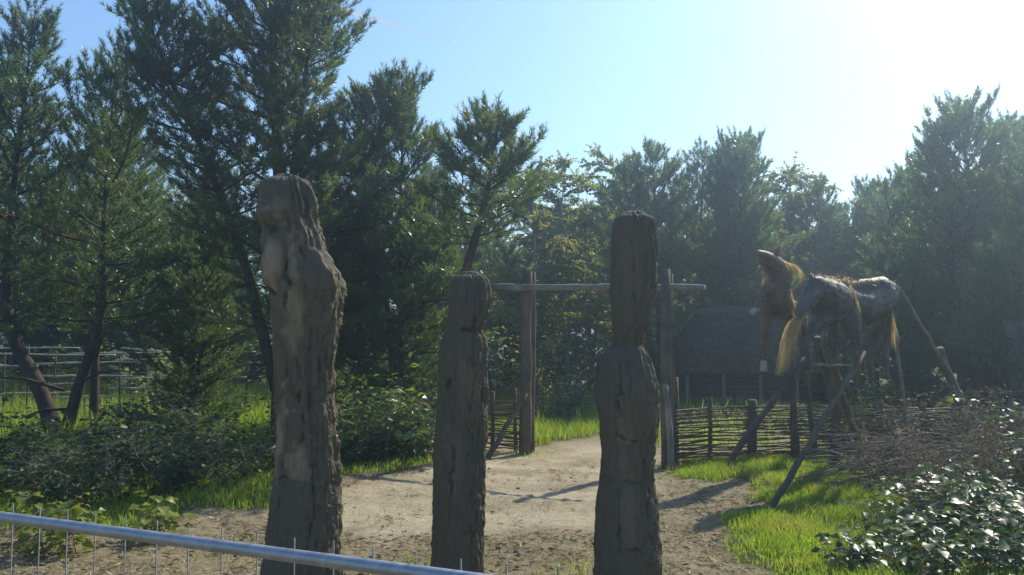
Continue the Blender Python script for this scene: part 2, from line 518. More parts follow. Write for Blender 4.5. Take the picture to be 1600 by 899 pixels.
xs = np.concatenate([[-220, -140, -90, -60, -40, -28, -20, -15], np.arange(-12, -7, 0.25), np.arange(-7, 7.5, 0.06), np.arange(7.5, 12.1, 0.25), [15, 20, 28, 40, 60, 90, 140, 220]])
ys = np.concatenate([[-12, -6, -2, 1, 3, 4, 5, 5.6], np.arange(6, 16, 0.06), np.arange(16, 26, 0.25), [27, 29, 32, 36, 42, 50, 65, 90, 130, 190, 260]])
gx, gy = np.meshgrid(xs, ys)
ms, mg = masks(gx, gy)
def blur(m):
    f = m.astype(float)
    p = np.pad(f, 1, mode='edge')
    return (p[:-2, 1:-1] + p[2:, 1:-1] + p[1:-1, :-2] + p[1:-1, 2:] + 2 * f) / 6
acc = np.zeros(gx.shape)
for kk in range(6):
    acc += masks(gx + 0.35 * fbm(gx * 3 + kk * 7, gy * 3, kk, 200 + kk, 3), gy + 0.6 * fbm(gx * 3, gy * 3 + kk * 5, kk, 220 + kk, 3))[0]
acc /= 6
a_g = blur(blur(mg))
a_s = np.clip(blur(acc) * (0.72 + 0.5 * fbm(gx * 1.3, gy * 2.2, 2, 240, 4)), 0, 1) * (1 - a_g)
hh = ground_h(gx, gy) + np.where((gx > -7.2) & (gx < 7.6) & (gy > 5.5) & (gy < 16.1), 0.018 * fbm(gx * 5, gy * 5, 0, 31, 3) * (1 - 0.35 * ms), 0)
rf_ = np.random.default_rng(123)
for _ in range(420):
    fx_, fy_ = rf_.uniform(-4, 3.2), rf_.uniform(6.5, 14.5)
    a_ = rf_.normal(.15, .5); c_, s_2 = math.cos(a_), math.sin(a_)
    u_ = ((gx - fx_) * s_2 + (gy - fy_) * c_) / .14; w_ = ((gx - fx_) * c_ - (gy - fy_) * s_2) / .065
    q_ = u_ ** 2 + w_ ** 2
    hh = hh - .014 * np.exp(-q_ ** 2) * (1 - a_g) + .007 * np.exp(-((np.sqrt(q_) - 1.5) / .35) ** 2) * (1 - a_g)
gv = np.stack([gx, gy, hh], -1).reshape(-1, 3)
nx, ny = len(xs), len(ys)
ii, jj = np.meshgrid(np.arange(nx - 1), np.arange(ny - 1))
gq = np.stack([jj * nx + ii, jj * nx + ii + 1, (jj + 1) * nx + ii + 1, (jj + 1) * nx + ii], -1).reshape(-1, 4)
is_path = ms.reshape(-1)[gq].all(axis=1)
def sub_mesh(name, fsel):
    q = gq[fsel]
    used, inv = np.unique(q.ravel(), return_inverse=True)
    return mesh_np(name, gv[used], None, inv.reshape(-1, 4), M['ground'], True, {'sand': a_s.ravel()[used], 'grassy': a_g.ravel()[used]})
tag(link('ground', sub_mesh('ground', ~is_path)), kind='structure')
tag(link('path', sub_mesh('path', is_path)), kind='structure')

# ------------------------------------------------------------------ carved idols
def idol(name, label, left, right, Y, mat, seed, bumps=(), bare=(), cracks_hollows=(), amp=0.012, ridge=0.02, depth=0.92, flakes=160):
    y_top = min(left[0][0], right[0][0])
    y_bot = 530 + 80.5 * 0 + F * CZ / Y + 12
    nz, na = 480, 150
    py = y_top + (y_bot - y_top) * np.linspace(0, 1, nz) ** 1.0
    lx = np.interp(py, [p[0] for p in left], [p[1] for p in left])
    rx = np.interp(py, [p[0] for p in right], [p[1] for p in right])
    ker = np.hanning(7); ker /= ker.sum()
    lx = np.convolve(np.pad(lx, 3, mode='edge'), ker, 'valid'); rx = np.convolve(np.pad(rx, 3, mode='edge'), ker, 'valid')
    base = W((lx[-1] + rx[-1]) / 2, y_bot, Y)
    z = np.array([W(800, p, Y).z for p in py])
    x0 = np.array([W(a, p, Y).x for a, p in zip(lx, py)])
    x1 = np.array([W(b, p, Y).x for b, p in zip(rx, py)])
    cx, hw = (x0 + x1) / 2, (x1 - x0) / 2
    th = np.linspace(0, 2 * math.pi, na, endpoint=False)
    TH, Z = np.meshgrid(th, z)
    CX, HW = cx[:, None] + 0 * TH, hw[:, None] + 0 * TH
    ct, st = np.cos(TH), np.sin(TH)
    # bark: long vertical ridges, lumps, fine grain
    r = np.ones_like(TH)
    d = amp * fbm(ct * 1.5 + 9, st * 1.5, Z * 1.6, seed, 4)
    rg = 1 - np.abs(noise(ct * 5.5, st * 5.5, Z * 1.7, seed + 7))
    rg2 = 1 - np.abs(noise(ct * 13, st * 13, Z * 4.5, seed + 8))
    sidefac = np.clip(0.25 + 0.75 * np.clip((ct + 0.1) * 1.6, 0, 1), 0, 1)
    d += ridge * (rg - 0.6) * sidefac + ridge * 0.55 * (rg2 - 0.6) * (0.4 + 0.6 * sidefac)
    d -= 0.5 * (ridge - 0.02)
    rg3 = np.abs(noise(ct * 20, st * 20, Z * 5 + 3, seed + 20))
    d += 0.016 * np.clip(0.18 - rg3, 0, 1) * -4 * (0.35 + 0.65 * sidefac) + 0.010 * np.sign(noise(ct * 11, st * 11, Z * 7, seed + 21)) * sidefac * 0.6
    d += 0.007 * noise(ct * 26, st * 26, Z * 16, seed + 9) + 0.006 * fbm(ct * 9, st * 9, Z * 9, seed + 12, 2) * (0.5 + sidefac)
    px_of = (CX + HW * ct)  # horizontal place, used to set carvings on the front
    PX = 800 + px_of / Y * F
    PY = np.broadcast_to(py[:, None], TH.shape)
    front = np.clip(-st * 3, 0, 1)
    bm = np.zeros_like(TH); cm = np.zeros_like(TH)
    wob = 5 * fbm(PX * 0.07, PY * 0.05, 0, seed + 3, 3)
    for (bx, by, sx, sy, a) in bumps:
        d += a * np.exp(-(((PX + wob - bx) / sx) ** 2 + ((PY - by) / sy) ** 2)) * front
    for (bx, by, sx, sy, a) in bare:
        q = ((PX + wob * 1.5 - bx) / sx) ** 2 + ((PY + wob * 3 - by) / sy) ** 2
        bm = np.maximum(bm, a * np.clip((1.3 - q) * 0.95, 0, 1) * front)
    d = d - 0.6 * bm * ridge * (rg - 0.6)
    for (bx, by, sx, sy, a) in cracks_hollows:
        g = np.exp(-(((PX + wob - bx) / sx) ** 2 + ((PY + wob * 1.2 - by) / sy) ** 2)) * front * (0.55 + 0.6 * noise(PX * 0.12, PY * 0.06, 1, seed + 4))
        d -= a * np.clip(g, 0, 1) * 0.75
        cm = np.maximum(cm, np.clip(g * 1.4 - 0.2, 0, 1) * 0.7)  # mask for dark cracks and the shade painted into carved hollows
    sup = 2.4
    rr = 1.0 / (np.abs(ct) ** sup + np.abs(st) ** sup) ** (1 / sup)
    X = CX + (HW * rr + d) * ct - base.x
    Yy = (HW * depth * rr + d) * st
    ZZ = Z - base.z
    v = np.stack([X, Yy, ZZ], -1).reshape(-1, 3)
    i, j = np.meshgrid(np.arange(nz - 1), np.arange(na), indexing='ij')
    q = np.stack([i * na + j, (i + 1) * na + j, (i + 1) * na + (j + 1) % na, i * na + (j + 1) % na], -1).reshape(-1, 4)
    # rounded, slightly rough top cap
    rings = 6
    vv = [v]; tt = []
    top = v[:na]
    c = top.mean(0)
    last = 0
    quads = [q]
    n = len(v)
    prev = np.arange(na)
    rise = hw[0] * 0.32
    for k in range(1, rings):
        s = 1 - k / rings
        ring = c + (top - c) * s
        ring[:, 2] += rise * math.sqrt(1 - s * s) + 0.008 * noise(ring[:, 0] * 20, ring[:, 1] * 20, k, seed)
        cur = n + np.arange(na); n += na
        vv.append(ring)
        quads.append(np.stack([prev, np.roll(prev, -1), np.roll(cur, -1), cur], -1))
        prev = cur
    vv.append((c + np.array([0, 0, rise]))[None])
    tt = np.stack([prev, np.roll(prev, -1), np.full(na, n)], -1)
    n_extra = len(np.concatenate(vv)) - len(v)
    pad = np.zeros(n_extra)
    me = mesh_np(name, np.concatenate(vv), tt, np.concatenate(quads), mat, True,
                 {'bare': np.concatenate([bm.ravel(), pad]), 'crack': np.concatenate([cm.ravel(), pad])})
    o = link(name, me, None, (base.x, Y, base.z))
    # loose bark shreds on the sunny flank, pale colour painting its lit rim
    rngb = np.random.default_rng(seed)
    pool = np.where((ct.ravel() > 0.7) & (st.ravel() < 0.7))[0]
    pool = rngb.choice(pool, flakes, replace=False)
    pv = v[pool]
    nrm = np.stack([ct.ravel()[pool], st.ravel()[pool], 0 * pool], -1)
    D = np.stack([0 * pool, 0 * pool, -np.ones(len(pool))], -1) + nrm * rngb.uniform(.1, .8, (len(pool), 1)) + rngb.normal(size=(len(pool), 3)) * .35
    fv, ft = leaves(pv - nrm * .004, D, rngb.uniform(.01, .038, len(pool)), .22, rngb, .9, .2)
    fo = link('bark_shreds', mesh_np('bark_shreds', fv, ft, None, M['shred']), o); fo['kind'] = 'stuff'
    return tag(o, label, 'wooden idol', 'carved wooden idols behind the barrier')

idol('wooden_idol', 'tallest carved log idol with bearded face and bulging shoulder, on the left',
     [(277, 432), (280, 420), (286, 412), (296, 407), (330, 406), (370, 408), (400, 408), (440, 410), (456, 419), (480, 425), (530, 428), (580, 430), (650, 433), (700, 434), (745, 428), (800, 422), (850, 415), (899, 408), (960, 400)],
     [(277, 456), (280, 470), (286, 482), (300, 491), (320, 497), (340, 498), (360, 503), (390, 508), (410, 520), (430, 532), (450, 538), (470, 536), (490, 532), (520, 526), (560, 520), (600, 519), (640, 520), (680, 524), (720, 528), (760, 528), (899, 530), (960, 533)],
     6.6, M['idol_a'], 40,
     bumps=[(432, 338, 24, 13, 0.042), (437, 415, 11, 36, 0.046), (470, 400, 9, 60, 0.02), (470, 490, 18, 50, 0.025), (510, 450, 22, 45, 0.02), (445, 690, 12, 60, 0.015)],
     bare=[(437, 418, 15, 42, 0.95), (470, 400, 11, 40, 0.6), (472, 500, 16, 60, 0.6), (444, 690, 13, 58, 0.85), (458, 620, 5, 50, 0.8), (478, 720, 18, 26, 0.7), (440, 330, 22, 16, 0.35)],
     cracks_hollows=[(427, 363, 18, 8, 0.10), (454, 420, 6, 26, 0.08), (432, 458, 18, 5, 0.06), (462, 470, 6, 24, 0.03), (412, 420, 6, 40, 0.04), (460, 442, 10, 8, 0.03), (455, 600, 3, 50, 0.015), (460, 744, 22, 3, 0.02), (482, 620, 2.4, 90, 0.035), (500, 790, 2.4, 80, 0.035), (447, 810, 2.2, 60, 0.03)],
     ridge=0.045, amp=0.018, flakes=1300)
idol('wooden_idol', 'shortest plain round-topped log idol, standing between the two taller ones',
     [(429, 722), (432, 714), (437, 709), (447, 706), (470, 702), (490, 700), (512, 698), (526, 692), (542, 687), (580, 685), (650, 683), (720, 678), (800, 676), (899, 673), (960, 672)],
     [(429, 748), (432, 755), (437, 760), (447, 763), (470, 764), (488, 761), (503, 757), (517, 751), (527, 757), (545, 761), (620, 760), (700, 758), (760, 756), (850, 753), (960, 754)],
     7.0, M['idol_b'], 60,
     bumps=[(730, 470, 14, 20, 0.012), (740, 560, 18, 40, 0.012)],
     bare=[(735, 600, 16, 60, 0.4), (712, 720, 12, 60, 0.35)],
     cracks_hollows=[(705, 600, 4, 18, 0.02), (727, 515, 30, 4, 0.012), (735, 640, 3, 40, 0.012), (738, 560, 2.3, 90, 0.035), (708, 720, 2.3, 110, 0.035), (740, 800, 2.3, 70, 0.035), (728, 470, 2, 30, 0.025)], ridge=0.018)
idol('wooden_idol', 'log idol with narrow flat-topped head, thin neck and swollen body, right of the path',
     [(336, 972), (339, 964), (345, 960), (360, 958), (400, 957), (450, 955), (480, 956), (510, 958), (526, 961), (538, 960), (547, 948), (557, 936), (575, 931), (620, 931), (660, 937), (700, 940), (740, 940), (780, 934), (820, 931), (960, 929)],
     [(336, 1006), (339, 1017), (345, 1022), (360, 1024), (440, 1023), (470, 1018), (490, 1015), (505, 1011), (522, 1002), (541, 1000), (551, 1010), (570, 1018), (600, 1026), (640, 1028), (680, 1026), (710, 1022), (735, 1018), (760, 1022), (800, 1028), (850, 1030), (960, 1031)],
     6.7, M['idol_b'], 80,
     bumps=[(980, 620, 30, 40, 0.02), (985, 400, 20, 40, 0.01)],
     bare=[(970, 690, 9, 70, 0.5), (975, 800, 14, 60, 0.4), (985, 420, 16, 60, 0.25)],
     cracks_hollows=[(985, 682, 40, 4, 0.022), (985, 745, 40, 5, 0.015), (985, 850, 40, 3, 0.01), (975, 590, 3, 40, 0.01), (985, 430, 2.3, 70, 0.035), (962, 640, 2.3, 80, 0.035), (1003, 800, 2.3, 90, 0.035), (960, 830, 2.2, 60, 0.03)], ridge=0.02)

# ------------------------------------------------------------------ timber gate
gate = thing('timber_gate', 'tall open timber gateway of two posts and one long crossbeam', 'gate', (G(930, 712)[0], 14.4, 0))
def in_parent(par, pts):
    o = Vector(par.location)
    return [Vector(p) - o for p in pts]
def pole(par, name, p0, p1, r0, r1, mat, n=9, wob=0.012, k=9, rough=0.12):
    m = MB()
    pts = in_parent(par, log_pts(p0, p1, n, wob))
    m.tube(pts, [r0 + (r1 - r0) * i / (n - 1) for i in range(n)], k, True, rough, random.random() * 50)
    return m.obj(name, mat, par, True)
def base_at(px, Y, py=None):
    x = (px - 800) / F * Y
    return Vector((x, Y, gz(x, Y) - 0.06))
YL, YR = 15.4, 13.75
pole(gate, 'post', base_at(820, YL), W(825, 424, YL), 0.115, 0.085, M['post'])
pole(gate, 'post', base_at(829, YL + 0.16) + V(0, 0, 0), W(833, 426, YL + 0.16), 0.07, 0.055, M['post'])
pole(gate, 'post', base_at(1040, YR), W(1040, 421, YR), 0.10, 0.075, M['post'])
pole(gate, 'post', base_at(1046, YR + 0.15), W(1047, 428, YR + 0.15), 0.06, 0.05, M['post'])
pole(gate, 'brace', base_at(1049, YR - 0.22), W(1040, 600, YR - 0.09), 0.06, 0.04, M['grey_post'])
pole(gate, 'brace', base_at(760, YL - 0.6), W(822, 615, YL - 0.14), 0.05, 0.04, M['post'])
pole(gate, 'crossbeam', W(770, 449, YL + 0.42 - 0.33), W(1101, 450, YR - 0.32), 0.062, 0.05, M['grey_post'], 15, 0.014)

# ------------------------------------------------------------------ wattle fences
def wattle(label, stakes, rows, spacing, rod_r=0.013, z0=0.05, group=None, skip=0.0, light=False):
    """stakes: list of (point, height, radius, top lean)"""
    p0 = stakes[0][0]
    t = thing('wattle_fence', label, 'wattle fence', (p0.x, p0.y, 0), group)
    for (p, h, r) in stakes:
        m = MB()
        pts = in_parent(t, log_pts(p - V(0, 0, 0.05), p + V(random.uniform(-.02, .02), 0, h), 6, 0.008))
        m.tube(pts, [r * (1.05 - 0.02 * i) for i in range(6)], 8, True, 0.15, random.random() * 40)
        m.obj('stake', M['post'], t, True)
    pos = [s[0] for s in stakes]
    for r in range(rows):
        i = 0
        par = r % 2
        while i < len(pos) - 1:
            span = random.randint(2, 4)
            j = min(len(pos) - 1, i + span)
            if random.random() >= skip:
                pts = []
                z = z0 + r * spacing + random.uniform(-0.4, 0.4) * spacing
                dirx = (pos[j] - pos[i]).normalized()
                nrm = Vector((-dirx.y, dirx.x, 0))
                for k in range(i, j + 1):
                    off = (stakes[k][2] + rod_r) * (1 if (k + par) % 2 else -1)
                    b = pos[k] + nrm * off
                    pts.append(Vector((b.x, b.y, b.z + z + random.uniform(-0.014, 0.014))))
                    if k < j:
                        mid = pos[k].lerp(pos[k + 1], 0.5)
                        pts.append(Vector((mid.x, mid.y, mid.z + z + random.uniform(-0.018, 0.018))))
                pts = [pts[0] - dirx * random.uniform(0.05, 0.2)] + pts + [pts[-1] + dirx * random.uniform(0.05, 0.25) + V(0, 0, random.uniform(-.02, .03))]
                rr = rod_r * random.uniform(0.7, 1.25)
                n = len(pts)
                m = MB()
                m.tube(in_parent(t, pts), [rr * (1.15 - 0.5 * k / n) for k in range(n)], 5)
                m.obj('rod', M['rod'], t, True)
            i = j
    return t

def stk(px, Y, top_py, rpx):
    b = base_at(px, Y); b.z += 0.06
    return (b, W(px, top_py, Y).z - b.z, rpx * 0.5 / F * Y)
wattle('low woven wattle fence under the horses, right of the gate',
       [stk(1054, 14.1, 590, 10), stk(1106, 14.2, 622, 7), stk(1172, 14.1, 625, 15), stk(1240, 14.3, 630, 10), stk(1306, 14.2, 612, 20), stk(1372, 14.4, 625, 12), stk(1440, 14.5, 630, 10), stk(1505, 14.5, 640, 9), stk(1575, 14.6, 635, 10), stk(1650, 14.7, 635, 10)],
       25, 0.0345, 0.0152)
wattle('woven wattle fence left of the gate, behind the leafy bush and short idol',
       [stk(806, 15.7, 606, 6), stk(770, 15.9, 612, 7), stk(725, 16.3, 612, 8), stk(680, 16.8, 612, 8), stk(627, 17.3, 608, 12), stk(578, 17.9, 603, 10), stk(530, 18.4, 606, 9), stk(480, 18.9, 606, 9)],
       20, 0.043, 0.0155)
wattle('short far wattle fence seen through the gate opening',
       [stk(838, 21.4, 590, 7), stk(870, 21.6, 604, 6), stk(905, 21.8, 606, 6), stk(945, 22.0, 606, 6), stk(985, 22.2, 606, 6)],
       9, 0.075, 0.014, skip=0.15)

# ------------------------------------------------------------------ pale rail fence at the left
rf = thing('rail_fence', 'pale thin pole rail fence behind the forked pine, at left', 'fence', (-13, 22.5, 0))
posts_px = [-120, -60, 8, 45, 85, 150, 190, 245, 290, 335, 385]
for px in posts_px:
    Y = 22.5 + (px - 100) * 0.003
    pole(rf, 'post', base_at(px, Y), W(px + random.uniform(-3, 3), random.uniform(540, 556), Y), 0.03, 0.022, M['post'], 5, 0.02, 6)
for (py, x0, x1, dy) in [(546, -130, 125, -2), (552, -130, 180, 3), (553, 105, 265, -2), (544, 190, 262, 5), (551, 240, 400, -1), (569, 50, 245, -4), (570, -130, 60, 2), (563, 180, 300, -3),
                         (577, -130, 38, -6), (587, 60, 215, 1), (592, 190, 385, -2), (601, 70, 130, -2), (596, -130, 28, -3), (607, 170, 300, -3), (618, -130, 115, -5), (622, 80, 260, -6), (617, 255, 400, 2), (634, 90, 290, -4), (640, -120, 60, 2)]:
    Y = 22.42 + ((x0 + x1) / 2 - 100) * 0.003 + random.uniform(-0.02, 0.02)
    pole(rf, 'rail', W(x0, py, Y), W(x1, py + dy, Y), 0.025, 0.018, M['rail'], 7, 0.018, 6)

# ------------------------------------------------------------------ steel barrier in front
ZB = 3.15
bl, br = W(0, 808, 3.15), W(712, 902, 2.36)
br.z = bl.z
bdir = (br - bl).normalized()
bar = thing('barrier_fence', 'galvanised steel barrier with round top rail and thin upright wires', 'barrier', (bl.x, bl.y, 0))
A, B = bl - bdir * 1.1, br + bdir * 0.75
m = MB(); m.tube(in_parent(bar, [A.lerp(B, i / 12) for i in range(13)]), 0.0195, 16); m.obj('top_rail', M['steel'], bar, True)
m = MB(); m.tube(in_parent(bar, [V(A.x, A.y, 0.12), V(B.x, B.y, 0.12)]), 0.0212, 12); m.obj('bottom_rail', M['steel'], bar, True)
for e in (A, B):
    m = MB(); m.tube(in_parent(bar, [V(e.x, e.y, 0.0), V(e.x, e.y, bl.z - 0.018)]), 0.0212, 12); m.obj('post', M['steel'], bar, True)
nb = Vector((bdir.y, -bdir.x, 0)) * 0.0235
wire_px = [-90, -36, 17, 61, 109, 158, 211, 264, 319, 375, 435, 498, 563, 632, 703, 776]
Lw = (B - A).length
s = 0.09
k0 = (W(17, 808, 3.15) - A).length
ws = [k0 + (i - 8) * 0.141 for i in range(26)]
for sw in ws:
    if 0.05 < sw < Lw - 0.05:
        p = A + bdir * (sw + random.uniform(-.002, .002)) - nb
        m = MB(); m.tube(in_parent(bar, [V(p.x, p.y, 0.09), V(p.x + random.uniform(-.002, .002), p.y, bl.z + 0.048 + random.uniform(-.004, .004))]), 0.0024, 6)
        m.obj('wire', M['wire'], bar, True)

# ------------------------------------------------------------------ pine trees
class Tree:
    def __init__(s, seed):
        s.r = random.Random(seed)
        s.rng = np.random.default_rng(seed)
        s.off = seed * 0.37
        s.S0, s.S1, s.R0, s.R1 = [], [], [], []
        s.sp, s.sd, s.sl = [], [], []
        s.trunk = MB()
    def seg(s, a, b, ra, rb):
        s.S0.append(a); s.S1.append(b); s.R0.append(ra); s.R1.append(rb)
    def shoot(s, p, d, l):
        s.sp.append(p); s.sd.append(d); s.sl.append(l)
    def path_at(s, pts, t):
        f = t * (len(pts) - 1)
        i = min(int(f), len(pts) - 2)
        return pts[i].lerp(pts[i + 1], f - i), (pts[i + 1] - pts[i]).normalized()
    def stem(s, pts, r0, R, start=0.15, step=0.5, nb=5, prof=None, bare_low=0.0, fill=1.0, top_e=52, low_e=6):
        r = s.r
        pts = [Vector(p) for p in pts]
        fine = [s.path_at(pts, i / 24)[0] for i in range(25)]
        # smooth the bends
        for _ in range(3):
            fine = [fine[0]] + [(fine[i - 1] + fine[i] * 2 + fine[i + 1]) / 4 for i in range(1, 24)] + [fine[-1]]
        n = len(fine)
        s.trunk.tube(fine, [max(0.012, r0 * (1 - i / (n - 1)) ** 0.85) for i in range(n)], 9, True, 0.12, r.random() * 30)
        Ltot = sum((fine[i + 1] - fine[i]).length for i in range(n - 1))
        a = start * Ltot
        while a < Ltot * 0.985:
            t = a / Ltot
            u = max(0.0, (t - start) / (1 - start))
            p, ax = s.path_at(fine, t)
            bl = R * prof(u) if prof else R * (0.5 + 0.5 * min(1, u * 2.2)) * max(0, 1 - u ** 2.6) ** 0.75 + 0.22
            k = r.randint(nb - 1, nb + 1)
            az0 = r.random() * 6.28
            for j in range(k):
                if r.random() < 0.16: continue
                az = az0 + j * 6.283 / k + r.uniform(-.35, .35)
                lob = 0.85 + 0.55 * float(noise(math.cos(az) * 1.4 + s.off, math.sin(az) * 1.4, u * 5, 9))
                e = math.radians(low_e + (top_e - low_e) * u ** 1.2 + r.uniform(-11, 11))
                s.branch(p + Vector((0, 0, r.uniform(-.08, .08))), az, e, bl * (r.uniform(0.5, 0.85) if r.random() < 0.4 else r.uniform(0.85, 1.2)) * lob, u, bare_low, fill)
            a += step * r.uniform(0.8, 1.2) * (1 - 0.25 * u)
        tip = fine[-1]
        axd = (fine[-1] - fine[-3]).normalized()
        s.shoot(tip - axd * 0.35, axd, 0.75)
        s.shoot(tip - axd * 0.35, axd, 0.75)
        for j in range(9):
            az = j * 2.4 + r.random()
            d = Vector((math.cos(az) * 0.6, math.sin(az) * 0.6, 1)).normalized()
            q = tip - axd * (0.35 + 0.09 * j)
            for _ in (0, 1): s.shoot(q, d, r.uniform(0.4, 0.6) + .04 * j)
        for j in range(6):
            az = j * 1.05 + r.random()
            d = Vector((math.cos(az) * 0.42, math.sin(az) * 0.42, 1)).normalized()
            s.shoot(tip - axd * 0.2, d, r.uniform(0.3, 0.45))
    def branch(s, p, az, e, L, u, bare_low, fill):
        r = s.r
        nseg = max(3, int(L / 0.35))
        d = Vector((math.cos(az) * math.cos(e), math.sin(az) * math.cos(e), math.sin(e)))
        rad = 0.008 + 0.014 * L
        pts = [Vector(p)]
        ds = []
        curve = 0.45 if u < 0.5 else 0.25
        for i in range(nseg):
            d = (d + Vector((r.uniform(-.14, .14), r.uniform(-.14, .14), r.uniform(-.1, .1) + curve / nseg * (i / nseg + 0.2)))).normalized()
            q = pts[-1] + d * (L / nseg)
            s.seg(pts[-1], q, rad * (1 - 0.8 * i / nseg), rad * (1 - 0.8 * (i + 1) / nseg))
            pts.append(q); ds.append(d.copy())
        inner = 0.22 if u > 0.3 else 0.32 + bare_low
        st = 0.115 / fill
        x = inner * L
        side = 1
        while x < L:
            t = x / L
            q, dd = s.path_at(pts, t)
            side = -side
            a2 = math.radians(r.uniform(38, 68)) * side
            hd = Vector((dd.x * math.cos(a2) - dd.y * math.sin(a2), dd.x * math.sin(a2) + dd.y * math.cos(a2), dd.z * 0.6 + r.uniform(-0.2, 0.75))).normalized()
            l2 = (0.24 + (L - x) * 0.46) * r.uniform(0.6, 1.15)
            s.twig(q, hd, l2, u, t)
            x += st * r.uniform(0.7, 1.35)
        s.twig(pts[-1], ds[-1], 0.22, u, 1)
    def twig(s, p, d, L, u, t):
        r = s.r
        n = max(1, int(L / 0.15))
        pts = [p]
        for i in range(n):
            d = (d + Vector((r.uniform(-.16, .16), r.uniform(-.16, .16), r.uniform(-.04, .22)))).normalized()
            q = pts[-1] + d * (L / n)
            s.seg(pts[-1], q, 0.006, 0.004)
            if L > 0.2:
                for sg in (-1, 1):
                    if r.random() < 0.62:
                        a2 = sg * r.uniform(0.5, 1.0)
                        hd = Vector((d.x * math.cos(a2) - d.y * math.sin(a2), d.x * math.sin(a2) + d.y * math.cos(a2), d.z + r.uniform(0, .5))).normalized()
                        s.shoot(pts[-1].lerp(q, r.random()), hd, r.uniform(0.12, 0.24))
            if r.random() < 0.6:
                s.shoot(pts[-1], d, L / n)
            pts.append(q)
        up = 0.25 + 0.9 * u
        s.shoot(pts[-1], (d + Vector((0, 0, up * 0.5))).normalized(), r.uniform(0.2, 0.32))
        for sg in (-1, 1, -0.3):
            a2 = sg * r.uniform(0.45, 0.8)
            hd = Vector((d.x * math.cos(a2) - d.y * math.sin(a2), d.x * math.sin(a2) + d.y * math.cos(a2), d.z + up * 0.7)).normalized()
            s.shoot(pts[-1], hd, r.uniform(0.12, 0.22))
    def meshes(s, n=12, nl=0.1, nw=0.016, mat='needle', bark='pine_bark', name='crown', k=4):
        v, q = segs([tuple(a) for a in s.S0], [tuple(a) for a in s.S1], s.R0, s.R1, k)
        s.trunk.add(v, None, q)
        tm = s.trunk.mesh('trunk', M[bark], True)
        v, t = needles([tuple(a) for a in s.sp], [tuple(a) for a in s.sd], s.sl, n, nl, nw, s.rng)
        cm = mesh_np(name, v, t, None, M[mat])
        return tm, cm

def plant_tree(name, tm, cm, label, cat, loc, group=None, rz=0, sc=1.0):
    t = thing(name, label, cat, loc, group)
    t.rotation_euler = (0, 0, rz)
    t.scale = (sc, sc, sc)
    link('trunk', tm, t); link('crown', cm, t)
    return t

def rel(pts, o):
    return [Vector(p) - Vector(o) for p in pts]

# forked pine at far left
Y1 = 18.0
o1 = Vector(((95 - 800) / F * Y1, Y1, 0))
T = Tree(101)
T.stem(rel([o1 + V(0, 0, -.1)] + [W(*p) for p in [(62, 600, Y1), (28, 550, Y1 + .1), (8, 490, Y1 + .2), (12, 400, Y1), (20, 300, Y1 - .2), (36, 180, Y1 - .2), (52, 30, Y1)]], o1), 0.18, 2.0, 0.36, 0.46, 5, None, 0.1)
T.stem(rel([o1 + V(.1, .1, -.1)] + [W(*p) for p in [(122, 605, Y1), (150, 530, Y1), (163, 460, Y1 + .1), (160, 380, Y1), (168, 250, Y1 + .2), (180, 110, Y1 + .1)]], o1), 0.14, 2.0, 0.40, 0.46, 5, None, 0.1)
# low bare side boughs under the crown
for (a, b) in [((100, 610), (-20, 590)), ((150, 560), (165, 520)), ((120, 600), (190, 580)), ((110, 640), (30, 655))]:
    p0, p1 = W(*a, Y1) - o1, W(*b, Y1 - .4) - o1
    T.seg(p0, p0.lerp(p1, .5) + V(0, 0, .1), 0.04, 0.028); T.seg(p0.lerp(p1, .5) + V(0, 0, .1), p1, 0.028, 0.012)
tm, cm = T.meshes(18, 0.12, 0.0145)
plant_tree('pine_tree', tm, cm, 'dark pine with low forked crooked trunk at the left edge', 'pine tree', o1)

# the big many-stemmed pine
Y2 = 17.0
o2 = Vector(((440 - 800) / F * Y2, Y2, 0))
T = Tree(202)
T.stem(rel([o2 + V(0, 0, -.1)] + [W(*p) for p in [(445, 420, Y2), (432, 200, Y2 + .1), (424, 0, Y2 - .2), (425, -110, Y2)]], o2), 0.2, 2.35, 0.17, 0.46, 5, lambda u: (0.75 + 0.25 * min(1, u * 2)) * max(0, 1 - u ** 3) ** .7 + .1, 0.0)
T.stem(rel([o2 + V(-.1, .1, 1.0)] + [W(*p) for p in [(380, 400, Y2 - .3), (320, 240, Y2 - .6), (260, 110, Y2 - .7), (222, 5, Y2 - .7)]], o2), 0.12, 1.7, 0.25, 0.46, 5)
T.stem(rel([o2 + V(.1, .1, 1.0)] + [W(*p) for p in [(500, 380, Y2 + .4), (560, 270, Y2 + .5), (600, 200, Y2 + .4), (622, 150, Y2 + .4)]], o2), 0.11, 1.3, 0.22, 0.46, 5)
T.stem(rel([o2 + V(0, 0, 2.0)] + [W(*p) for p in [(460, 250, Y2 - .6), (480, 100, Y2 - .7), (490, -40, Y2 - .7)]], o2), 0.10, 1.0, 0.25, 0.46, 5)
tm, cm = T.meshes(18, 0.12, 0.0145)
plant_tree('pine_tree', tm, cm, 'biggest pine, its many-stemmed crown running out of the picture above the tallest idol', 'pine tree', o2)

# the slim pine right of it, with a curved trunk
Y3 = 15.2
o3 = Vector(((716 - 800) / F * Y3, Y3, 0))
T = Tree(303)
T.stem(rel([o3 + V(0, 0, -.1)] + [W(*p) for p in [(716, 470, Y3), (738, 390, Y3), (760, 310, Y3), (766, 270, Y3), (775, 212, Y3)]], o3), 0.12, 1.2, 0.43, 0.46, 5, lambda u: (0.7 + 0.3 * min(1, u * 2)) * max(0, 1 - u ** 2) ** .7 + .12, 0.1)
tm3, cm3 = T.meshes(18, 0.12, 0.0145)
plant_tree('pine_tree', tm3, cm3, 'slim pine with bent trunk and pointed spiky top above the gate\'s left post', 'pine tree', o3)

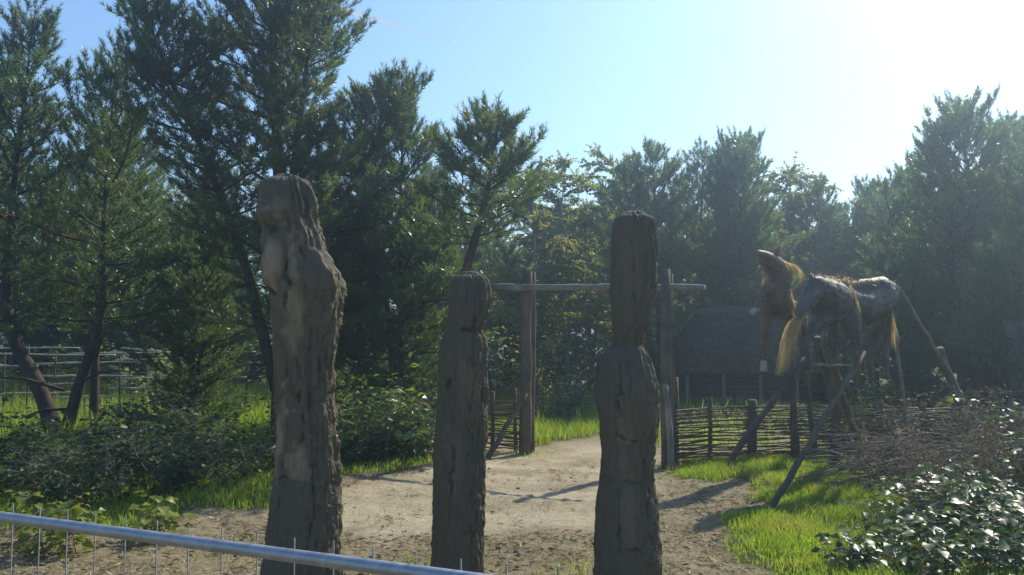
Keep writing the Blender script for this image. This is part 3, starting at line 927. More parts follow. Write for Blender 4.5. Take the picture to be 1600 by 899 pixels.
def straight(seed, H, R, start, step=0.55, lean=0.2, n=14, nw=0.020, mat='needle_far', fill=0.9, stems=1, **kw):
    T = Tree(seed)
    r = random.Random(seed)
    for sN in range(stems):
        h = H * (1 if sN == 0 else r.uniform(.75, .95))
        dx, dy = (0, 0) if sN == 0 else (r.choice((-1, 1)) * r.uniform(.8, 1.6), r.uniform(-1, 1))
        pts = [V(dx * .1, dy * .1, -.1)] + [V(dx * f + r.uniform(-lean, lean) * f, dy * f + r.uniform(-lean, lean) * f, h * f) for f in (.25, .5, .75, 1)]
        T.stem(pts, 0.016 * H, R * (1 if sN == 0 else .8), start, step, 5, fill=fill, **kw)
    return T.meshes(n, 0.125, nw, mat)
PV = [straight(401, 8, 2.0, 0.2, stems=2), straight(402, 8, 2.3, 0.12, stems=3, lean=.4), straight(403, 8, 1.9, 0.3), straight(404, 8, 2.7, 0.05, step=.5, fill=.9, stems=2, prof=lambda u: (.8 + .2 * min(1, u * 3)) * (1 - u) ** .4 + .06)]

# ------------------------------------------------------------------ birch and other broadleaf trees
def birch(seed, H=8.0, R=1.9, nleaf=26000, leaf=0.085, mat='birch_leaf'):
    r = random.Random(seed); rng = np.random.default_rng(seed)
    tr = MB()
    pts = [V(0, 0, -.1)] + [V(r.uniform(-.2, .2) * f, r.uniform(-.2, .2) * f, H * f) for f in (.2, .4, .6, .8, 1)]
    tr.tube(pts, [0.09, 0.08, 0.065, 0.05, 0.03, 0.01], 8)
    S0, S1, R0, R1 = [], [], [], []
    LP, LD = [], []
    nb = 46
    for i in range(nb):
        f = 0.22 + 0.76 * i / nb
        k = f * 5
        p = pts[min(int(k) , 4)].lerp(pts[min(int(k) + 1, 5)], k - int(k)) if k < 5 else pts[-1]
        az = r.random() * 6.28
        e = r.uniform(0.5, 1.0)
        L = R * (1.25 - f) * r.uniform(.8, 1.3) + .35
        d = V(math.cos(az) * math.cos(e), math.sin(az) * math.cos(e), math.sin(e))
        q = p
        ns = 6
        for j in range(ns):
            d = (d + V(r.uniform(-.15, .15), r.uniform(-.15, .15), -0.13)).normalized()
            q2 = q + d * L / ns
            S0.append(q); S1.append(q2); R0.append(.02 * (1 - j / ns) + .004); R1.append(.02 * (1 - (j + 1) / ns) + .004)
            for w in range(5):
                td = (d + V(r.uniform(-.9, .9), r.uniform(-.9, .9), r.uniform(-.8, .3))).normalized()
                tl = r.uniform(.2, .6)
                b = q.lerp(q2, r.random())
                e2 = b + td * tl + V(0, 0, -.15 * tl)
                S0.append(b); S1.append(e2); R0.append(.005); R1.append(.003)
                nn = max(1, int(nleaf / (nb * ns * 5)))
                for z in range(nn):
                    LP.append(tuple(b.lerp(e2, r.random())))
                    LD.append((td.x + r.uniform(-1, 1), td.y + r.uniform(-1, 1), td.z + r.uniform(-1.1, .3)))
            q = q2
    v, qd = segs([tuple(a) for a in S0], [tuple(a) for a in S1], R0, R1, 3)
    tr.add(v, None, qd)
    v, t = leaves(LP, LD, leaf * rng.uniform(.7, 1.3, len(LP)), 0.75, rng, 0.9)
    return tr.mesh('trunk', M['birch_bark'], True), mesh_np('crown', v, t, None, M[mat])
BV = [birch(501), birch(502, R=2.0)]

GR_B = 'trees of the wood behind the clearing'
def place(kind, px, Y, top_py, label, rz=None, group=None):
    name, cat, (tm, cm), H0 = {'p0': ('pine_tree', 'pine tree', PV[0], 8), 'p1': ('pine_tree', 'pine tree', PV[1], 8), 'p2': ('pine_tree', 'pine tree', PV[2], 8), 'p3': ('pine_tree', 'pine tree', PV[3], 8),
                               'b0': ('birch_tree', 'birch tree', BV[0], 8), 'b1': ('birch_tree', 'birch tree', BV[1], 8)}[kind]
    H = W(px, top_py, Y).z
    x = (px - 800) / F * Y
    return plant_tree(name, tm, cm, label, cat, (x, Y, 0), group, random.random() * 6.28 if rz is None else rz, H / (H0 + 0.35))

place('p1', 625, 18.2, 185, 'bushy green pine on the right shoulder of the biggest pine')
place('p3', 560, 18.6, 330, 'low bushy pine whose boughs hang between the tallest and the shortest idol')
place('p3', 300, 18.5, 330, 'low dark pine filling the shade left of the tallest idol')
place('b0', 835, 27, 245, 'yellowing birch just right of the slim bent pine')
place('b1', 885, 29, 236, 'yellow-green birch with rounded top left of the flat-topped idol')
place('b0', 960, 31, 232, 'pale birch directly behind the head of the flat-topped idol')
place('p0', 1030, 27, 226, 'dark pine rising above the right gate post')
place('p2', 1095, 28, 225, 'dark pine with bare straight trunk above the beam\'s right end')
place('p1', 1165, 27, 214, 'tallest dark pine of the middle row, left above the rearing horse')
place('b1', 1235, 31, 240, 'pale birch top just left of the gap in the treeline')
place('p0', 1275, 30, 285, 'pine directly above the front horse, left of the sky notch')
place('p2', 1318, 33, 318, 'small pine at the lowest notch of the treeline')
place('p0', 1365, 29, 285, 'pine just right of the sky notch')
place('b0', 1400, 30, 262, 'pale birch beside the big right-hand pine')
place('p1', 1520, 21, 158, 'big blue-green pine with spiky top at upper right')
place('p0', 1445, 25, 245, 'hazy pine between the birch and the big right-hand pine')
place('p1', 1590, 24, 190, 'broad hazy pine behind the big right-hand pine, near the right edge')
place('p0', 1640, 20, 190, 'pine cut by the right edge of the picture')
place('p3', 1590, 17.5, 370, 'low bushy green pine behind the leaning support poles')
place('p3', 1430, 20.5, 400, 'low pine just right of the front horse\'s rump')
place('p2', 152, 20.8, 165, 'dark pine standing close behind the forked pine')
place('p2', -40, 20, 60, 'pine cut by the left edge of the picture')
place('p1', 215, 33, 215, 'dark pine filling the gap between the forked pine and the biggest pine')
place('p1', 100, 36, 250, 'pine far behind the forked trunk')
bgl = 'dim far pine glimpsed only through gaps between the nearer trees'
for (k, px, Y, t, lab) in [
    ('p1', -60, 34, 250, 'far pine at the left edge, seen through the forked pine\'s boughs'),
    ('b0', 20, 36, 330, 'far birch at the left edge behind the forked pine\'s left trunk'),
    ('p0', 150, 35, 300, 'far pine seen between the forked pine\'s two crowns'),
    ('b1', 230, 33, 360, 'far birch behind the right half of the rail fence'),
    ('p1', 330, 32, 260, 'far pine showing through the left boughs of the biggest pine'),
    ('b0', 420, 34, 330, 'far birch showing along the left side of the tallest idol'),
    ('p1', 680, 33, 260, 'far pine behind the left side of the slim bent pine'),
    ('p0', 760, 34, 270, 'far pine behind the right side of the slim bent pine'),
    ('p3', 850, 36, 330, 'broad far pine under the yellowing birches, above the beam\'s left half'),
    ('p3', 920, 38, 330, 'dark far pine just left of the flat-topped idol\'s head'),
    ('p1', 985, 36, 280, 'far pine partly covered by the flat-topped idol\'s head'),
    ('p3', 40, 37, 400, 'low far pine beyond the rail fence at the left edge'),
    ('p3', 150, 36, 420, 'low far pine beyond the rail fence, between the forked trunks'),
    ('p3', 720, 29, 400, 'low pine behind the wattle fence, between shortest idol and left gate post'),
    ('p3', 790, 30, 380, 'low bushy pine right behind the left gate post, under the beam'),
    ('p1', 500, 33, 300, bgl), ('p3', 1060, 36, 310, bgl), ('p1', 1130, 38, 280, bgl), ('p3', 1210, 36, 330, bgl), ('p3', 1290, 40, 360, bgl),
    ('p3', 1345, 38, 370, bgl), ('p1', 1420, 36, 310, bgl), ('p1', 1500, 34, 290, bgl), ('p3', 330, 37, 400, bgl), ('p3', 560, 27, 380, bgl), ('p3', 380, 40, 420, bgl)]:
    place(k, px, Y, t, lab, None, GR_B)

# ------------------------------------------------------------------ shrubs and brambles
def shrub_mesh(seed, w, d, h, nst, leaf_n, leaf, mat, twig='twig', droop=0.5, wd=0.7, flat=0.5, shape=1.0):
    r = random.Random(seed); rng = np.random.default_rng(seed)
    S0, S1, R0, R1, LP, LD = [], [], [], [], [], []
    for i in range(nst):
        bx, by = r.uniform(-.5, .5) * w * .8, r.uniform(-.5, .5) * d * .8
        az = math.atan2(by, bx) + r.uniform(-.9, .9)
        hh_ = h * r.uniform(.5, 1.25) * (1 - 0.35 * shape * min(1, (abs(bx) / (w * .5)) ** 2))
        L = hh_ * 1.35
        e = r.uniform(0.95, 1.45)
        dd = V(math.cos(az) * math.cos(e), math.sin(az) * math.cos(e), math.sin(e))
        q = V(bx, by, -.03)
        ns = 7
        for j in range(ns):
            dd = (dd + V(r.uniform(-.15, .15), r.uniform(-.15, .15), -droop * (j / ns) * .45)).normalized()
            q2 = q + dd * L / ns
            if q2.z > h * 1.3: dd.z *= 0.2; q2 = q + dd * L / ns
            S0.append(q); S1.append(q2); R0.append(.007 * (1.1 - j / ns)); R1.append(.007 * (1.1 - (j + 1) / ns))
            for k in range(leaf_n):
                if j == 0 and r.random() < .5: continue
                a2 = r.random() * 6.28
                out = V(math.cos(a2), math.sin(a2), r.uniform(-.1, .6)).normalized()
                pet = q.lerp(q2, r.random())
                off = r.uniform(.02, .22)
                pe = pet + out * off
                LP.append(tuple(pe)); LD.append((out.x, out.y, out.z * .5 - r.uniform(0, .45)))
                if off > .12:
                    S0.append(pet); S1.append(pe); R0.append(.0025); R1.append(.0015)
            q = q2
    v, qd = segs([tuple(a) for a in S0], [tuple(a) for a in S1], R0, R1, 3)
    st = mesh_np('stems', v, None, qd, M[twig])
    LP, LD = np.array(LP), np.array(LD)
    return st, LP, LD, leaf * rng.uniform(.4, 1.45, len(LP)), rng

def shrub(name, label, cat, loc, rz, seed, w, d, h, nst, leaf_n, leaf, mat, group=None, **kw):
    flat = kw.pop('flat', 0.45); wd = kw.pop('wd', 0.7)
    st, LP, LD, LL, rng = shrub_mesh(seed, w, d, h, nst, leaf_n, leaf, mat, **kw)
    v, t = leaves(LP, LD, LL, wd, rng, flat)
    o = thing(name, label, cat, loc, group)
    o.rotation_euler = (0, 0, rz)
    link('stems', st, o)
    f = link('foliage', mesh_np('foliage', v, t, None, M[mat]), o)
    f['kind'] = 'stuff'
    return o

# big leaves: a few shared serrated meshes, each leaf a part of its bush
def big_leaf_mesh(seed, mat):
    r = random.Random(seed)
    n = 6
    L, wd = 1.0, r.uniform(.34, .44)
    mid = [V(0, L * i / n, -0.16 * (i / n) ** 2 + .03 * math.sin(i)) for i in range(n + 1)]
    v = [tuple(p) for p in mid]
    lft, rgt = [], []
    for sgn, lst in ((-1, lft), (1, rgt)):
        for i in range(1, n):
            f = i / n
            ww = wd * (math.sin(math.pi * f ** 0.75)) * (1 + (.1 if i % 2 else -.08))
            v.append((sgn * ww, L * f - .04, mid[i].z + ww * .28 + r.uniform(-.02, .02)))
            lst.append(len(v) - 1)
    t = []
    for lst, fl in ((lft, False), (rgt, True)):
        prev = 0
        for i in range(1, n):
            a = lst[i - 1]
            tri = [(i - 1, i, a)] if i == 1 else [(i - 1, i, a), (i - 1, a, lst[i - 2])]
            for q in tri: t.append(q[::-1] if fl else q)
        q = (n - 1, n, lst[-1]); t.append(q[::-1] if fl else q)
    return mesh_np('leaf', v, t, None, M[mat], True)
BIG = [big_leaf_mesh(s, 'bramble') for s in (1, 2, 3, 4)]
M['silver_bramble'] = leaf_mat('glossy_leaves', (0.06, 0.10, 0.04), (0.11, 0.155, 0.06), (0.14, 0.16, 0.05), 0.35, 0.36, 0.7, 0.4, 1.8)  # lighter copy of the bramble leaves, sun glints put into the colour
BIGS = [big_leaf_mesh(s, 'silver_bramble') for s in (11, 12, 13)]
BIGY = [big_leaf_mesh(s, 'yellow_leaf') for s in (5, 6)]

def leafy_bush(name, label, cat, loc, rz, seed, w, d, h, nst, leaf_n, leaf, big, nbig, mat='bramble', group=None, flat=.4, **kw):
    st, LP, LD, LL, rng = shrub_mesh(seed, w, d, h, nst, leaf_n, leaf, mat, **kw)
    o = thing(name, label, cat, loc, group)
    o.rotation_euler = (0, 0, rz)
    link('stems', st, o)
    c, s_ = math.cos(rz), math.sin(rz)
    # the leaves on the upper and camera-facing skin are single parts
    wy = LP[:, 0] * s_ + LP[:, 1] * c
    score = LP[:, 2] / h * 1.1 - wy / max(d, .1) * .9 + rng.uniform(0, .9, len(LP))
    idx = np.argsort(-score)
    top, rest = idx[:nbig], idx[nbig:]
    v, t = leaves(LP[rest], LD[rest], LL[rest], .72, rng, flat)
    f = link('foliage', mesh_np('foliage', v, t, None, M[mat]), o)
    f['kind'] = 'stuff'
    for i in top:
        dv = Vector(LD[i]).normalized()
        up = (Vector((0, 0, 1)) + Vector(rng.normal(size=3)) * flat * .8).normalized()
        xa = dv.cross(up).normalized(); up = xa.cross(dv)
        R = Matrix((xa, dv, up)).transposed().to_4x4()
        l = link('leaf', big[i % len(big)], o)
        sc = LL[i] * 1.15
        l.matrix_basis = Matrix.Translation(Vector(LP[i])) @ R @ Matrix.Scale(sc, 4)
    return o

def gp(px, py):
    x, y = G(px, py)
    return (x, y, gz(x, y))

# shiny bramble at the lower right
leafy_bush('bramble_bush', 'big bramble bush with sun-glinting leaves at the lower right corner', 'bramble', (4.4, 8.0, 0), 0.2, 701, 2.0, 2.0, 0.5, 42, 7, 0.09, BIG, 230)
leafy_bush('bramble_bush', 'low shiny bramble just in front of the dry brown weeds', 'bramble', (5.2, 9.2, 0), 1.2, 702, 1.8, 1.6, 0.52, 26, 7, 0.10, BIG, 110)
leafy_bush('bramble_bush', 'bramble bush cut by the right edge beside the dry brown weeds', 'bramble', (6.6, 10.4, 0), 2.1, 703, 1.2, 1.4, 1.15, 20, 7, 0.10, BIG, 60)
leafy_bush('bramble_bush', 'small bramble creeping into the sunlit grass at the bottom right', 'bramble', (3.35, 7.6, 0), .7, 704, .9, .8, 0.34, 14, 6, 0.09, BIG, 50)
# leafy bush between the idols
leafy_bush('leafy_bush', 'broad leafy bush with glossy pale leaves between the tallest and shortest idols', 'bush', (-2.25, 14.5, 0), 0.4, 711, 2.1, 1.6, 0.95, 50, 8, 0.11, BIGS, 220, mat='silver_bramble', flat=.75)
leafy_bush('leafy_bush', 'upright yellow-green sprig against the right side of the tallest idol', 'bush', (-2.85, 14.0, 0), 0, 712, .35, .35, 1.15, 5, 7, 0.11, BIGY, 30, mat='yellow_leaf', droop=.1)
leafy_bush('leafy_bush', 'tall yellow-green sprig just left of the shortest idol', 'bush', (-1.55, 15.2, 0), 0, 713, .6, .5, 1.45, 9, 7, 0.10, BIGY, 40, mat='yellow_leaf', droop=.15)
leafy_bush('leafy_bush', 'small silvery bush at the far wattle fence seen through the gate', 'bush', (1.15, 20.6, 0), 0, 714, .8, .6, .95, 16, 7, 0.09, BIG, 50, droop=.2)
leafy_bush('leafy_bush', 'small yellow-green leafy plant behind the barrier at the lower left', 'bush', (-4.4, 8.4, 0), 0, 715, .8, .45, .42, 7, 6, 0.10, BIGY, 50, mat='yellow_leaf', droop=.25)
leafy_bush('leafy_bush', 'single light-leaved sprig in front of the dark undergrowth behind the barrier', 'bush', (-3.6, 8.9, 0), 0, 716, .25, .25, .3, 3, 6, 0.10, BIGY, 18, mat='yellow_leaf', droop=.25)
# dark undergrowth at left
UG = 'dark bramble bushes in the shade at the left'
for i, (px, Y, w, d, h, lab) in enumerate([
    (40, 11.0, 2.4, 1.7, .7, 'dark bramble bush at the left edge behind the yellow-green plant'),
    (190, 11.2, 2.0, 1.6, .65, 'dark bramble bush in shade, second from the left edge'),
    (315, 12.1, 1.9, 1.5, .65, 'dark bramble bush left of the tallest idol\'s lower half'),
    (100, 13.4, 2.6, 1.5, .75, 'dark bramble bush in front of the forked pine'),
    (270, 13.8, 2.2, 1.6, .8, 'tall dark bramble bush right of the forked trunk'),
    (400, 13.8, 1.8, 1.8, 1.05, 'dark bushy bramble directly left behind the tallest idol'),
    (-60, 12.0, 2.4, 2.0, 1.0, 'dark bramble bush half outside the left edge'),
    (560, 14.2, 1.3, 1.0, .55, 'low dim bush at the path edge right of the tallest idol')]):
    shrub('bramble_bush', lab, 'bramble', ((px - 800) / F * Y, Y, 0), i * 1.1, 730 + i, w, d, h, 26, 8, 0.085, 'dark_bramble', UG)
# backdrop understorey
for i, (px, Y, h, lab) in enumerate([
    (60, 27, 1.6, 'sunlit shrub beyond the pale rail fence, far left'), (180, 28, 1.4, 'sunlit shrub beyond the rail fence, between the forked trunks'), (290, 27, 1.5, 'sunlit shrub at the right end of the rail fence'),
    (560, 24, 1.8, 'shrub behind the left wattle fence, below the low pine'), (670, 25, 1.9, 'shrub behind the wattle fence just left of the shortest idol'), (790, 25, 2.0, 'yellowish shrub behind the left gate post'),
    (900, 26, 1.9, 'shrub in the dark wood straight through the gate'), (1000, 27, 1.8, 'shrub in the dark wood behind the right gate post'), (1330, 24, 1.9, 'shrub under the belly of the front horse'),
    (1400, 25, 1.6, 'sunlit shrub behind the thin pale pole')]):
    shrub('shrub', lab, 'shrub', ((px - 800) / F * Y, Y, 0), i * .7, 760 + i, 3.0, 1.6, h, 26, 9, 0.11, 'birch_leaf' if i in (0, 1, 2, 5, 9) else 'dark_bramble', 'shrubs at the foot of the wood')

for i, (px, Y, lab) in enumerate([(45, 38, 'undershrub deep in the wood beyond the rail fence, at the left edge'), (390, 38, 'undershrub deep in the wood just left of the tallest idol'), (850, 40.5, 'undershrub deep in the wood straight through the gate')]):
    if i == 0:
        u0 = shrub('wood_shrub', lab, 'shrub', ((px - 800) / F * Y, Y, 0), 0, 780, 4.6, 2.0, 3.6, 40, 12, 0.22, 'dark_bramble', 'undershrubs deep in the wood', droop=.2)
    else:
        u1 = u0.copy(); COL.objects.link(u1)
        u1.location = ((px - 800) / F * Y, Y, 0); u1.rotation_euler = (0, 0, i * 2.4); u1['label'] = lab
        for ch in list(u0.children):
            c2 = ch.copy(); COL.objects.link(c2); c2.parent = u1
# dry brown weeds at right
shrub('dry_weeds', 'tangle of dead reddish brown weeds behind the shiny brambles', 'weeds', (5.35, 10.3, 0), .3, 790, 2.2, 1.3, 1.15, 90, 7, 0.05, 'dead_leaf', droop=.15, flat=.9, wd=.5)
shrub('dry_weeds', 'dead brown weeds at the right edge below the dark hut', 'weeds', (6.9, 11.6, 0), .9, 791, 1.6, 1.2, 1.0, 60, 7, 0.05, 'dead_leaf', droop=.15, flat=.9, wd=.5)

# brush pile
bp = thing('brush_pile', 'heap of bare cut branches and twigs beside the sunlit grass', 'brush pile', (5.2, 11.8, 0))
rb = random.Random(77)
S0, S1, R0, R1 = [], [], [], []
for i in range(330):
    big = i < 120
    az = rb.choice([0, math.pi]) + rb.uniform(-.6, .6)
    L = rb.uniform(.8, 1.7) if big else rb.uniform(.4, 1.2)
    cxx, cyy = max(-.75, min(1.3, rb.gauss(.25, .5))), rb.gauss(0, .35)
    top = max(.1, .68 - .35 * abs(cxx) ** 1.3)
    q = V(cxx - math.cos(az) * L / 2, cyy - math.sin(az) * L / 2, rb.uniform(.05, top))
    dd = V(math.cos(az), math.sin(az), rb.uniform(.05, .5)).normalized()
    pts = [q]
    for j in range(6):
        dd = (dd + V(rb.uniform(-.08, .08), rb.uniform(-.08, .08), -.13 + rb.uniform(-.06, .06))).normalized()
        pts.append(pts[-1] + dd * L / 6)
    for p in pts: p.z = max(p.z, .02)
    if big:
        m = MB(); rr = rb.uniform(.006, .016)
        m.tube(pts, [rr * (1.1 - .13 * j) for j in range(7)], 5)
        m.obj('branch', M['twig'], bp, True)
    else:
        for j in range(6):
            S0.append(tuple(pts[j])); S1.append(tuple(pts[j + 1])); R0.append(.005 - .0005 * j); R1.append(.0045 - .0005 * j)
v, q = segs(S0, S1, R0, R1, 4)
tw = link('twigs', mesh_np('twigs', v, None, q, M['twig']), bp); tw['kind'] = 'stuff'

# ------------------------------------------------------------------ thatched huts
def thatch_face(m_slab, rows, c00, c10, c01, c11, strands, rng):
    """overlapping thatch courses from eave edge c00-c10 up to ridge c01-c11"""
    c00, c10, c01, c11 = [np.array(c, float) for c in (c00, c10, c01, c11)]
    nrm = np.cross(c10 - c00, c01 - c00); nrm /= np.linalg.norm(nrm)
    for k in range(rows):
        t0, t1 = k / rows - .02, (k + 1.25) / rows
        t1 = min(t1, 1.02)
        n = 26
        vs = []
        for i in range(n + 1):
            s = i / n
            lo = (c00 + (c10 - c00) * s) * (1 - t0) + (c01 + (c11 - c01) * s) * t0
            hi = (c00 + (c10 - c00) * s) * (1 - t1) + (c01 + (c11 - c01) * s) * t1
            wob = rng.uniform(-.02, .02)
            lo = lo + (c01 - c00) / np.linalg.norm(c01 - c00) * wob
            vs += [lo, lo + nrm * (.11 + rng.uniform(-.015, .015)), hi + nrm * .03, hi - nrm * .02]
        q = []
        for i in range(n):
            a, b = i * 4, i * 4 + 4
            for j in range(4):
                q.append((a + j, b + j, b + (j + 1) % 4, a + (j + 1) % 4))
        q += [(0, 1, 2, 3), (n * 4 + 3, n * 4 + 2, n * 4 + 1, n * 4)]
        m_slab.add(vs, None, q)
    s = rng.uniform(0, 1, strands); t = rng.uniform(0, .97, strands)
    lo = c00[None] + (c10 - c00)[None] * s[:, None]; hi = c01[None] + (c11 - c01)[None] * s[:, None]
    P = lo * (1 - t[:, None]) + hi * t[:, None] + nrm * .10
    dn = -(hi - lo); dn /= np.linalg.norm(dn, axis=1, keepdims=True)
    D = dn + rng.normal(size=(strands, 3)) * .12 + nrm * rng.uniform(0, .25, (strands, 1))
    return P, D

def hut(label, o, eave_z, ridge_z, x0, x1, rx0, rx1, depth, seed):
    rng = np.random.default_rng(seed)
    t = thing('thatched_hut', label, 'hut', o)
    m = MB()
    ym = depth / 2
    P1, D1 = thatch_face(m, 8, (x0, 0, eave_z), (x1, 0, eave_z), (rx0, ym, ridge_z), (rx1, ym, ridge_z), 2600, rng)
    P2, D2 = thatch_face(m, 8, (x1, depth, eave_z), (x0, depth, eave_z), (rx1, ym, ridge_z), (rx0, ym, ridge_z), 600, rng)
    P3, D3 = thatch_face(m, 8, (x0, depth, eave_z), (x0, 0, eave_z), (rx0, ym + .02, ridge_z), (rx0, ym - .02, ridge_z), 900, rng)
    P4, D4 = thatch_face(m, 8, (x1, 0, eave_z), (x1, depth, eave_z), (rx1, ym - .02, ridge_z), (rx1, ym + .02, ridge_z), 600, rng)
    m.tube([V(rx0 - .1, ym, ridge_z + .02), V((rx0 + rx1) / 2, ym, ridge_z + .05), V(rx1 + .1, ym, ridge_z + .02)], .14, 8)
    roof = m.obj('roof', M['thatch'], t)
    P, D = np.concatenate([P1, P2, P3, P4]), np.concatenate([D1, D2, D3, D4])
    v, tt = leaves(P, D, rng.uniform(.15, .4, len(P)), .06, rng, .6, .05)
    s_ = link('straws', mesh_np('straws', v, tt, None, M['thatch_straw']), roof); s_['kind'] = 'stuff'
    i_ = .35
    for k in range(int(eave_z / .16) + 1):
        z = .08 + k * .155
        if z > eave_z + .05: break
        m = MB()
        for (a, b) in (((x0 + i_, i_, z), (x1 - i_, i_, z)), ((x0 + i_, depth - i_, z), (x1 - i_, depth - i_, z)), ((x0 + i_, i_, z + .02), (x0 + i_, depth - i_, z + .02)), ((x1 - i_, i_, z + .02), (x1 - i_, depth - i_, z + .02))):
            m.tube(log_pts(a, b, 6, .012), .085, 8)
        m.obj('log_course', M['hut_wall'], t, True)
    for px_ in np.linspace(x0 + .15, x1 - .15, 5):
        m = MB(); m.tube(log_pts((px_, .12, -.05), (px_, .12, eave_z + .1), 4, .01), .05, 8); m.obj('post', M['grey_post'], t, True)
    return t
hy = 23.5
hx = (1065 - 800) / F * hy
hut('low thatched hut with dark log wall behind the wattle fence and horses', (hx, hy, 0), W(800, 583, hy).z, W(800, 490, hy + 1.9).z, 0, 4.3, .95, 3.4, 3.8, 91)
h2 = 15.6
hut('dark thatched hut cut by the right edge, beyond the brush pile', ((1605 - 800) / F * h2, h2, 0), W(800, 640, h2).z + .15, W(800, 515, h2 + 1.2).z, 0, 4.0, .35, 3.3, 2.4, 92)

# ------------------------------------------------------------------ horses on poles
YA = 12.3
def capsule_chain(m, pts, k=14, rings=None):
    """pts: (Vector, radius) ; smooth tapered tube with round ends"""
    P = [p for p, r in pts]; R = [r for p, r in pts]
    path, rad = [], []
    d0 = (P[0] - P[1]).normalized(); d1 = (P[-1] - P[-2]).normalized()
    for f in (0.98, .85, .6, .3):
        path.append(P[0] + d0 * R[0] * f); rad.append(R[0] * math.sqrt(1 - f * f))
    for i in range(len(P)):
        path.append(P[i]); rad.append(R[i])
        if i < len(P) - 1:
            for f in (.33, .66):
                path.append(P[i].lerp(P[i + 1], f)); rad.append(R[i] + (R[i + 1] - R[i]) * f)
    for f in (.3, .6, .85, .98):
        path.append(P[-1] + d1 * R[-1] * f); rad.append(R[-1] * math.sqrt(1 - f * f))
    m.tube(path, rad, k)

def remeshed(m, name, mat, voxel=0.016, smooth_it=4, lump=0.006, seed=0, extra=None):
    me = m.mesh('source', None)
    o = bpy.data.objects.new('source', me)
    COL.objects.link(o)
    r = o.modifiers.new('r', 'REMESH'); r.mode = 'VOXEL'; r.voxel_size = voxel
    s_ = o.modifiers.new('s', 'SMOOTH'); s_.iterations = smooth_it; s_.factor = .6
    dg = bpy.context.evaluated_depsgraph_get()
    out = bpy.data.meshes.new_from_object(o.evaluated_get(dg))
    bpy.data.objects.remove(o); bpy.data.meshes.remove(me)
    out.name = name
    n = len(out.vertices)
    co = np.empty(n * 3, np.float32); out.vertices.foreach_get('co', co); co = co.reshape(-1, 3)
    no = np.empty(n * 3, np.float32); out.vertices.foreach_get('normal', no); no = no.reshape(-1, 3)
    dsp = lump * fbm(co[:, 0] * 7, co[:, 1] * 7, co[:, 2] * 5, seed, 3) + .003 * noise(co[:, 0] * 60, co[:, 1] * 60, co[:, 2] * 18, seed + 5)
    co = co + no * dsp[:, None]
    out.vertices.foreach_set('co', co.ravel().astype(np.float32))
    out.materials.clear(); out.materials.append(mat)
    out.polygons.foreach_set('use_smooth', np.ones(len(out.polygons), bool))
    out.update()
    return out

def strands(par, name, mat, roots, n, length, d, spread, width, seed, sag=.5, nseg=5):
    """ribbons of hair hanging from a root polyline"""
    r = random.Random(seed)
    vv, qq, nv = [], [], 0
    for i in range(n):
        f = r.random() * (len(roots) - 1)
        k = min(int(f), len(roots) - 2)
        p = roots[k].lerp(roots[k + 1], f - k) + V(r.uniform(-.015, .015), r.uniform(-.02, .02), r.uniform(-.01, .015))
        dd = (Vector(d) + V(r.uniform(-1, 1), r.uniform(-1, 1), r.uniform(-1, 1)) * spread).normalized()
        L = length * r.uniform(.55, 1.15)
        w = width * r.uniform(.5, 1.3)
        side = dd.cross(V(r.uniform(-1, 1), r.uniform(-1, 1), r.uniform(-.3, .3))).normalized()
        for j in range(nseg + 1):
            ww = w * (1 - .85 * j / nseg) * .5
            vv += [tuple(p - side * ww), tuple(p + side * ww)]
            if j < nseg:
                qq.append((nv + 2 * j, nv + 2 * j + 1, nv + 2 * j + 3, nv + 2 * j + 2))
                dd = (dd + V(r.uniform(-.1, .1), r.uniform(-.1, .1), -sag / nseg * 2)).normalized()
                p = p + dd * L / nseg
        nv += 2 * (nseg + 1)
    o = link(name, mesh_np(name, vv, None, qq, mat), par)
    o['kind'] = 'stuff'
    return o

def px_r(r, Y): return r / F * Y
def horse(label, chains, mat, origin, vox=.016, seed=0, fur=None):
    t = thing('horse_figure', label, 'horse', origin, 'horse figures raised on poles')
    m = MB()
    for ch in chains:
        capsule_chain(m, [(W(x, y, Y) - Vector(origin), px_r(r, Y)) for (x, y, Y, r) in ch])
    me = remeshed(m, 'body', mat, vox, 5, .007, seed)
    link('body', me, t)
    # rough hair lying over the hide
    n = len(me.vertices)
    co = np.empty(n * 3, np.float32); me.vertices.foreach_get('co', co); co = co.reshape(-1, 3)
    no = np.empty(n * 3, np.float32); me.vertices.foreach_get('normal', no); no = no.reshape(-1, 3)
    rh = np.random.default_rng(seed)
    k = rh.choice(n, min(n, 4200), replace=False)
    D = no[k] * rh.uniform(.15, .7, (len(k), 1)) + np.array([[.25, .1, -.9]]) + rh.normal(size=(len(k), 3)) * .25
    fv, ft = leaves(co[k] - no[k] * .003, D, rh.uniform(.03, .09, len(k)), .09, rh, .9, .1)
    fo = link('hair', mesh_np('hair', fv, ft, None, fur), t); fo['kind'] = 'stuff'
    return t
oa = Vector(W(1330, 715, YA)); oa.z = 2.0
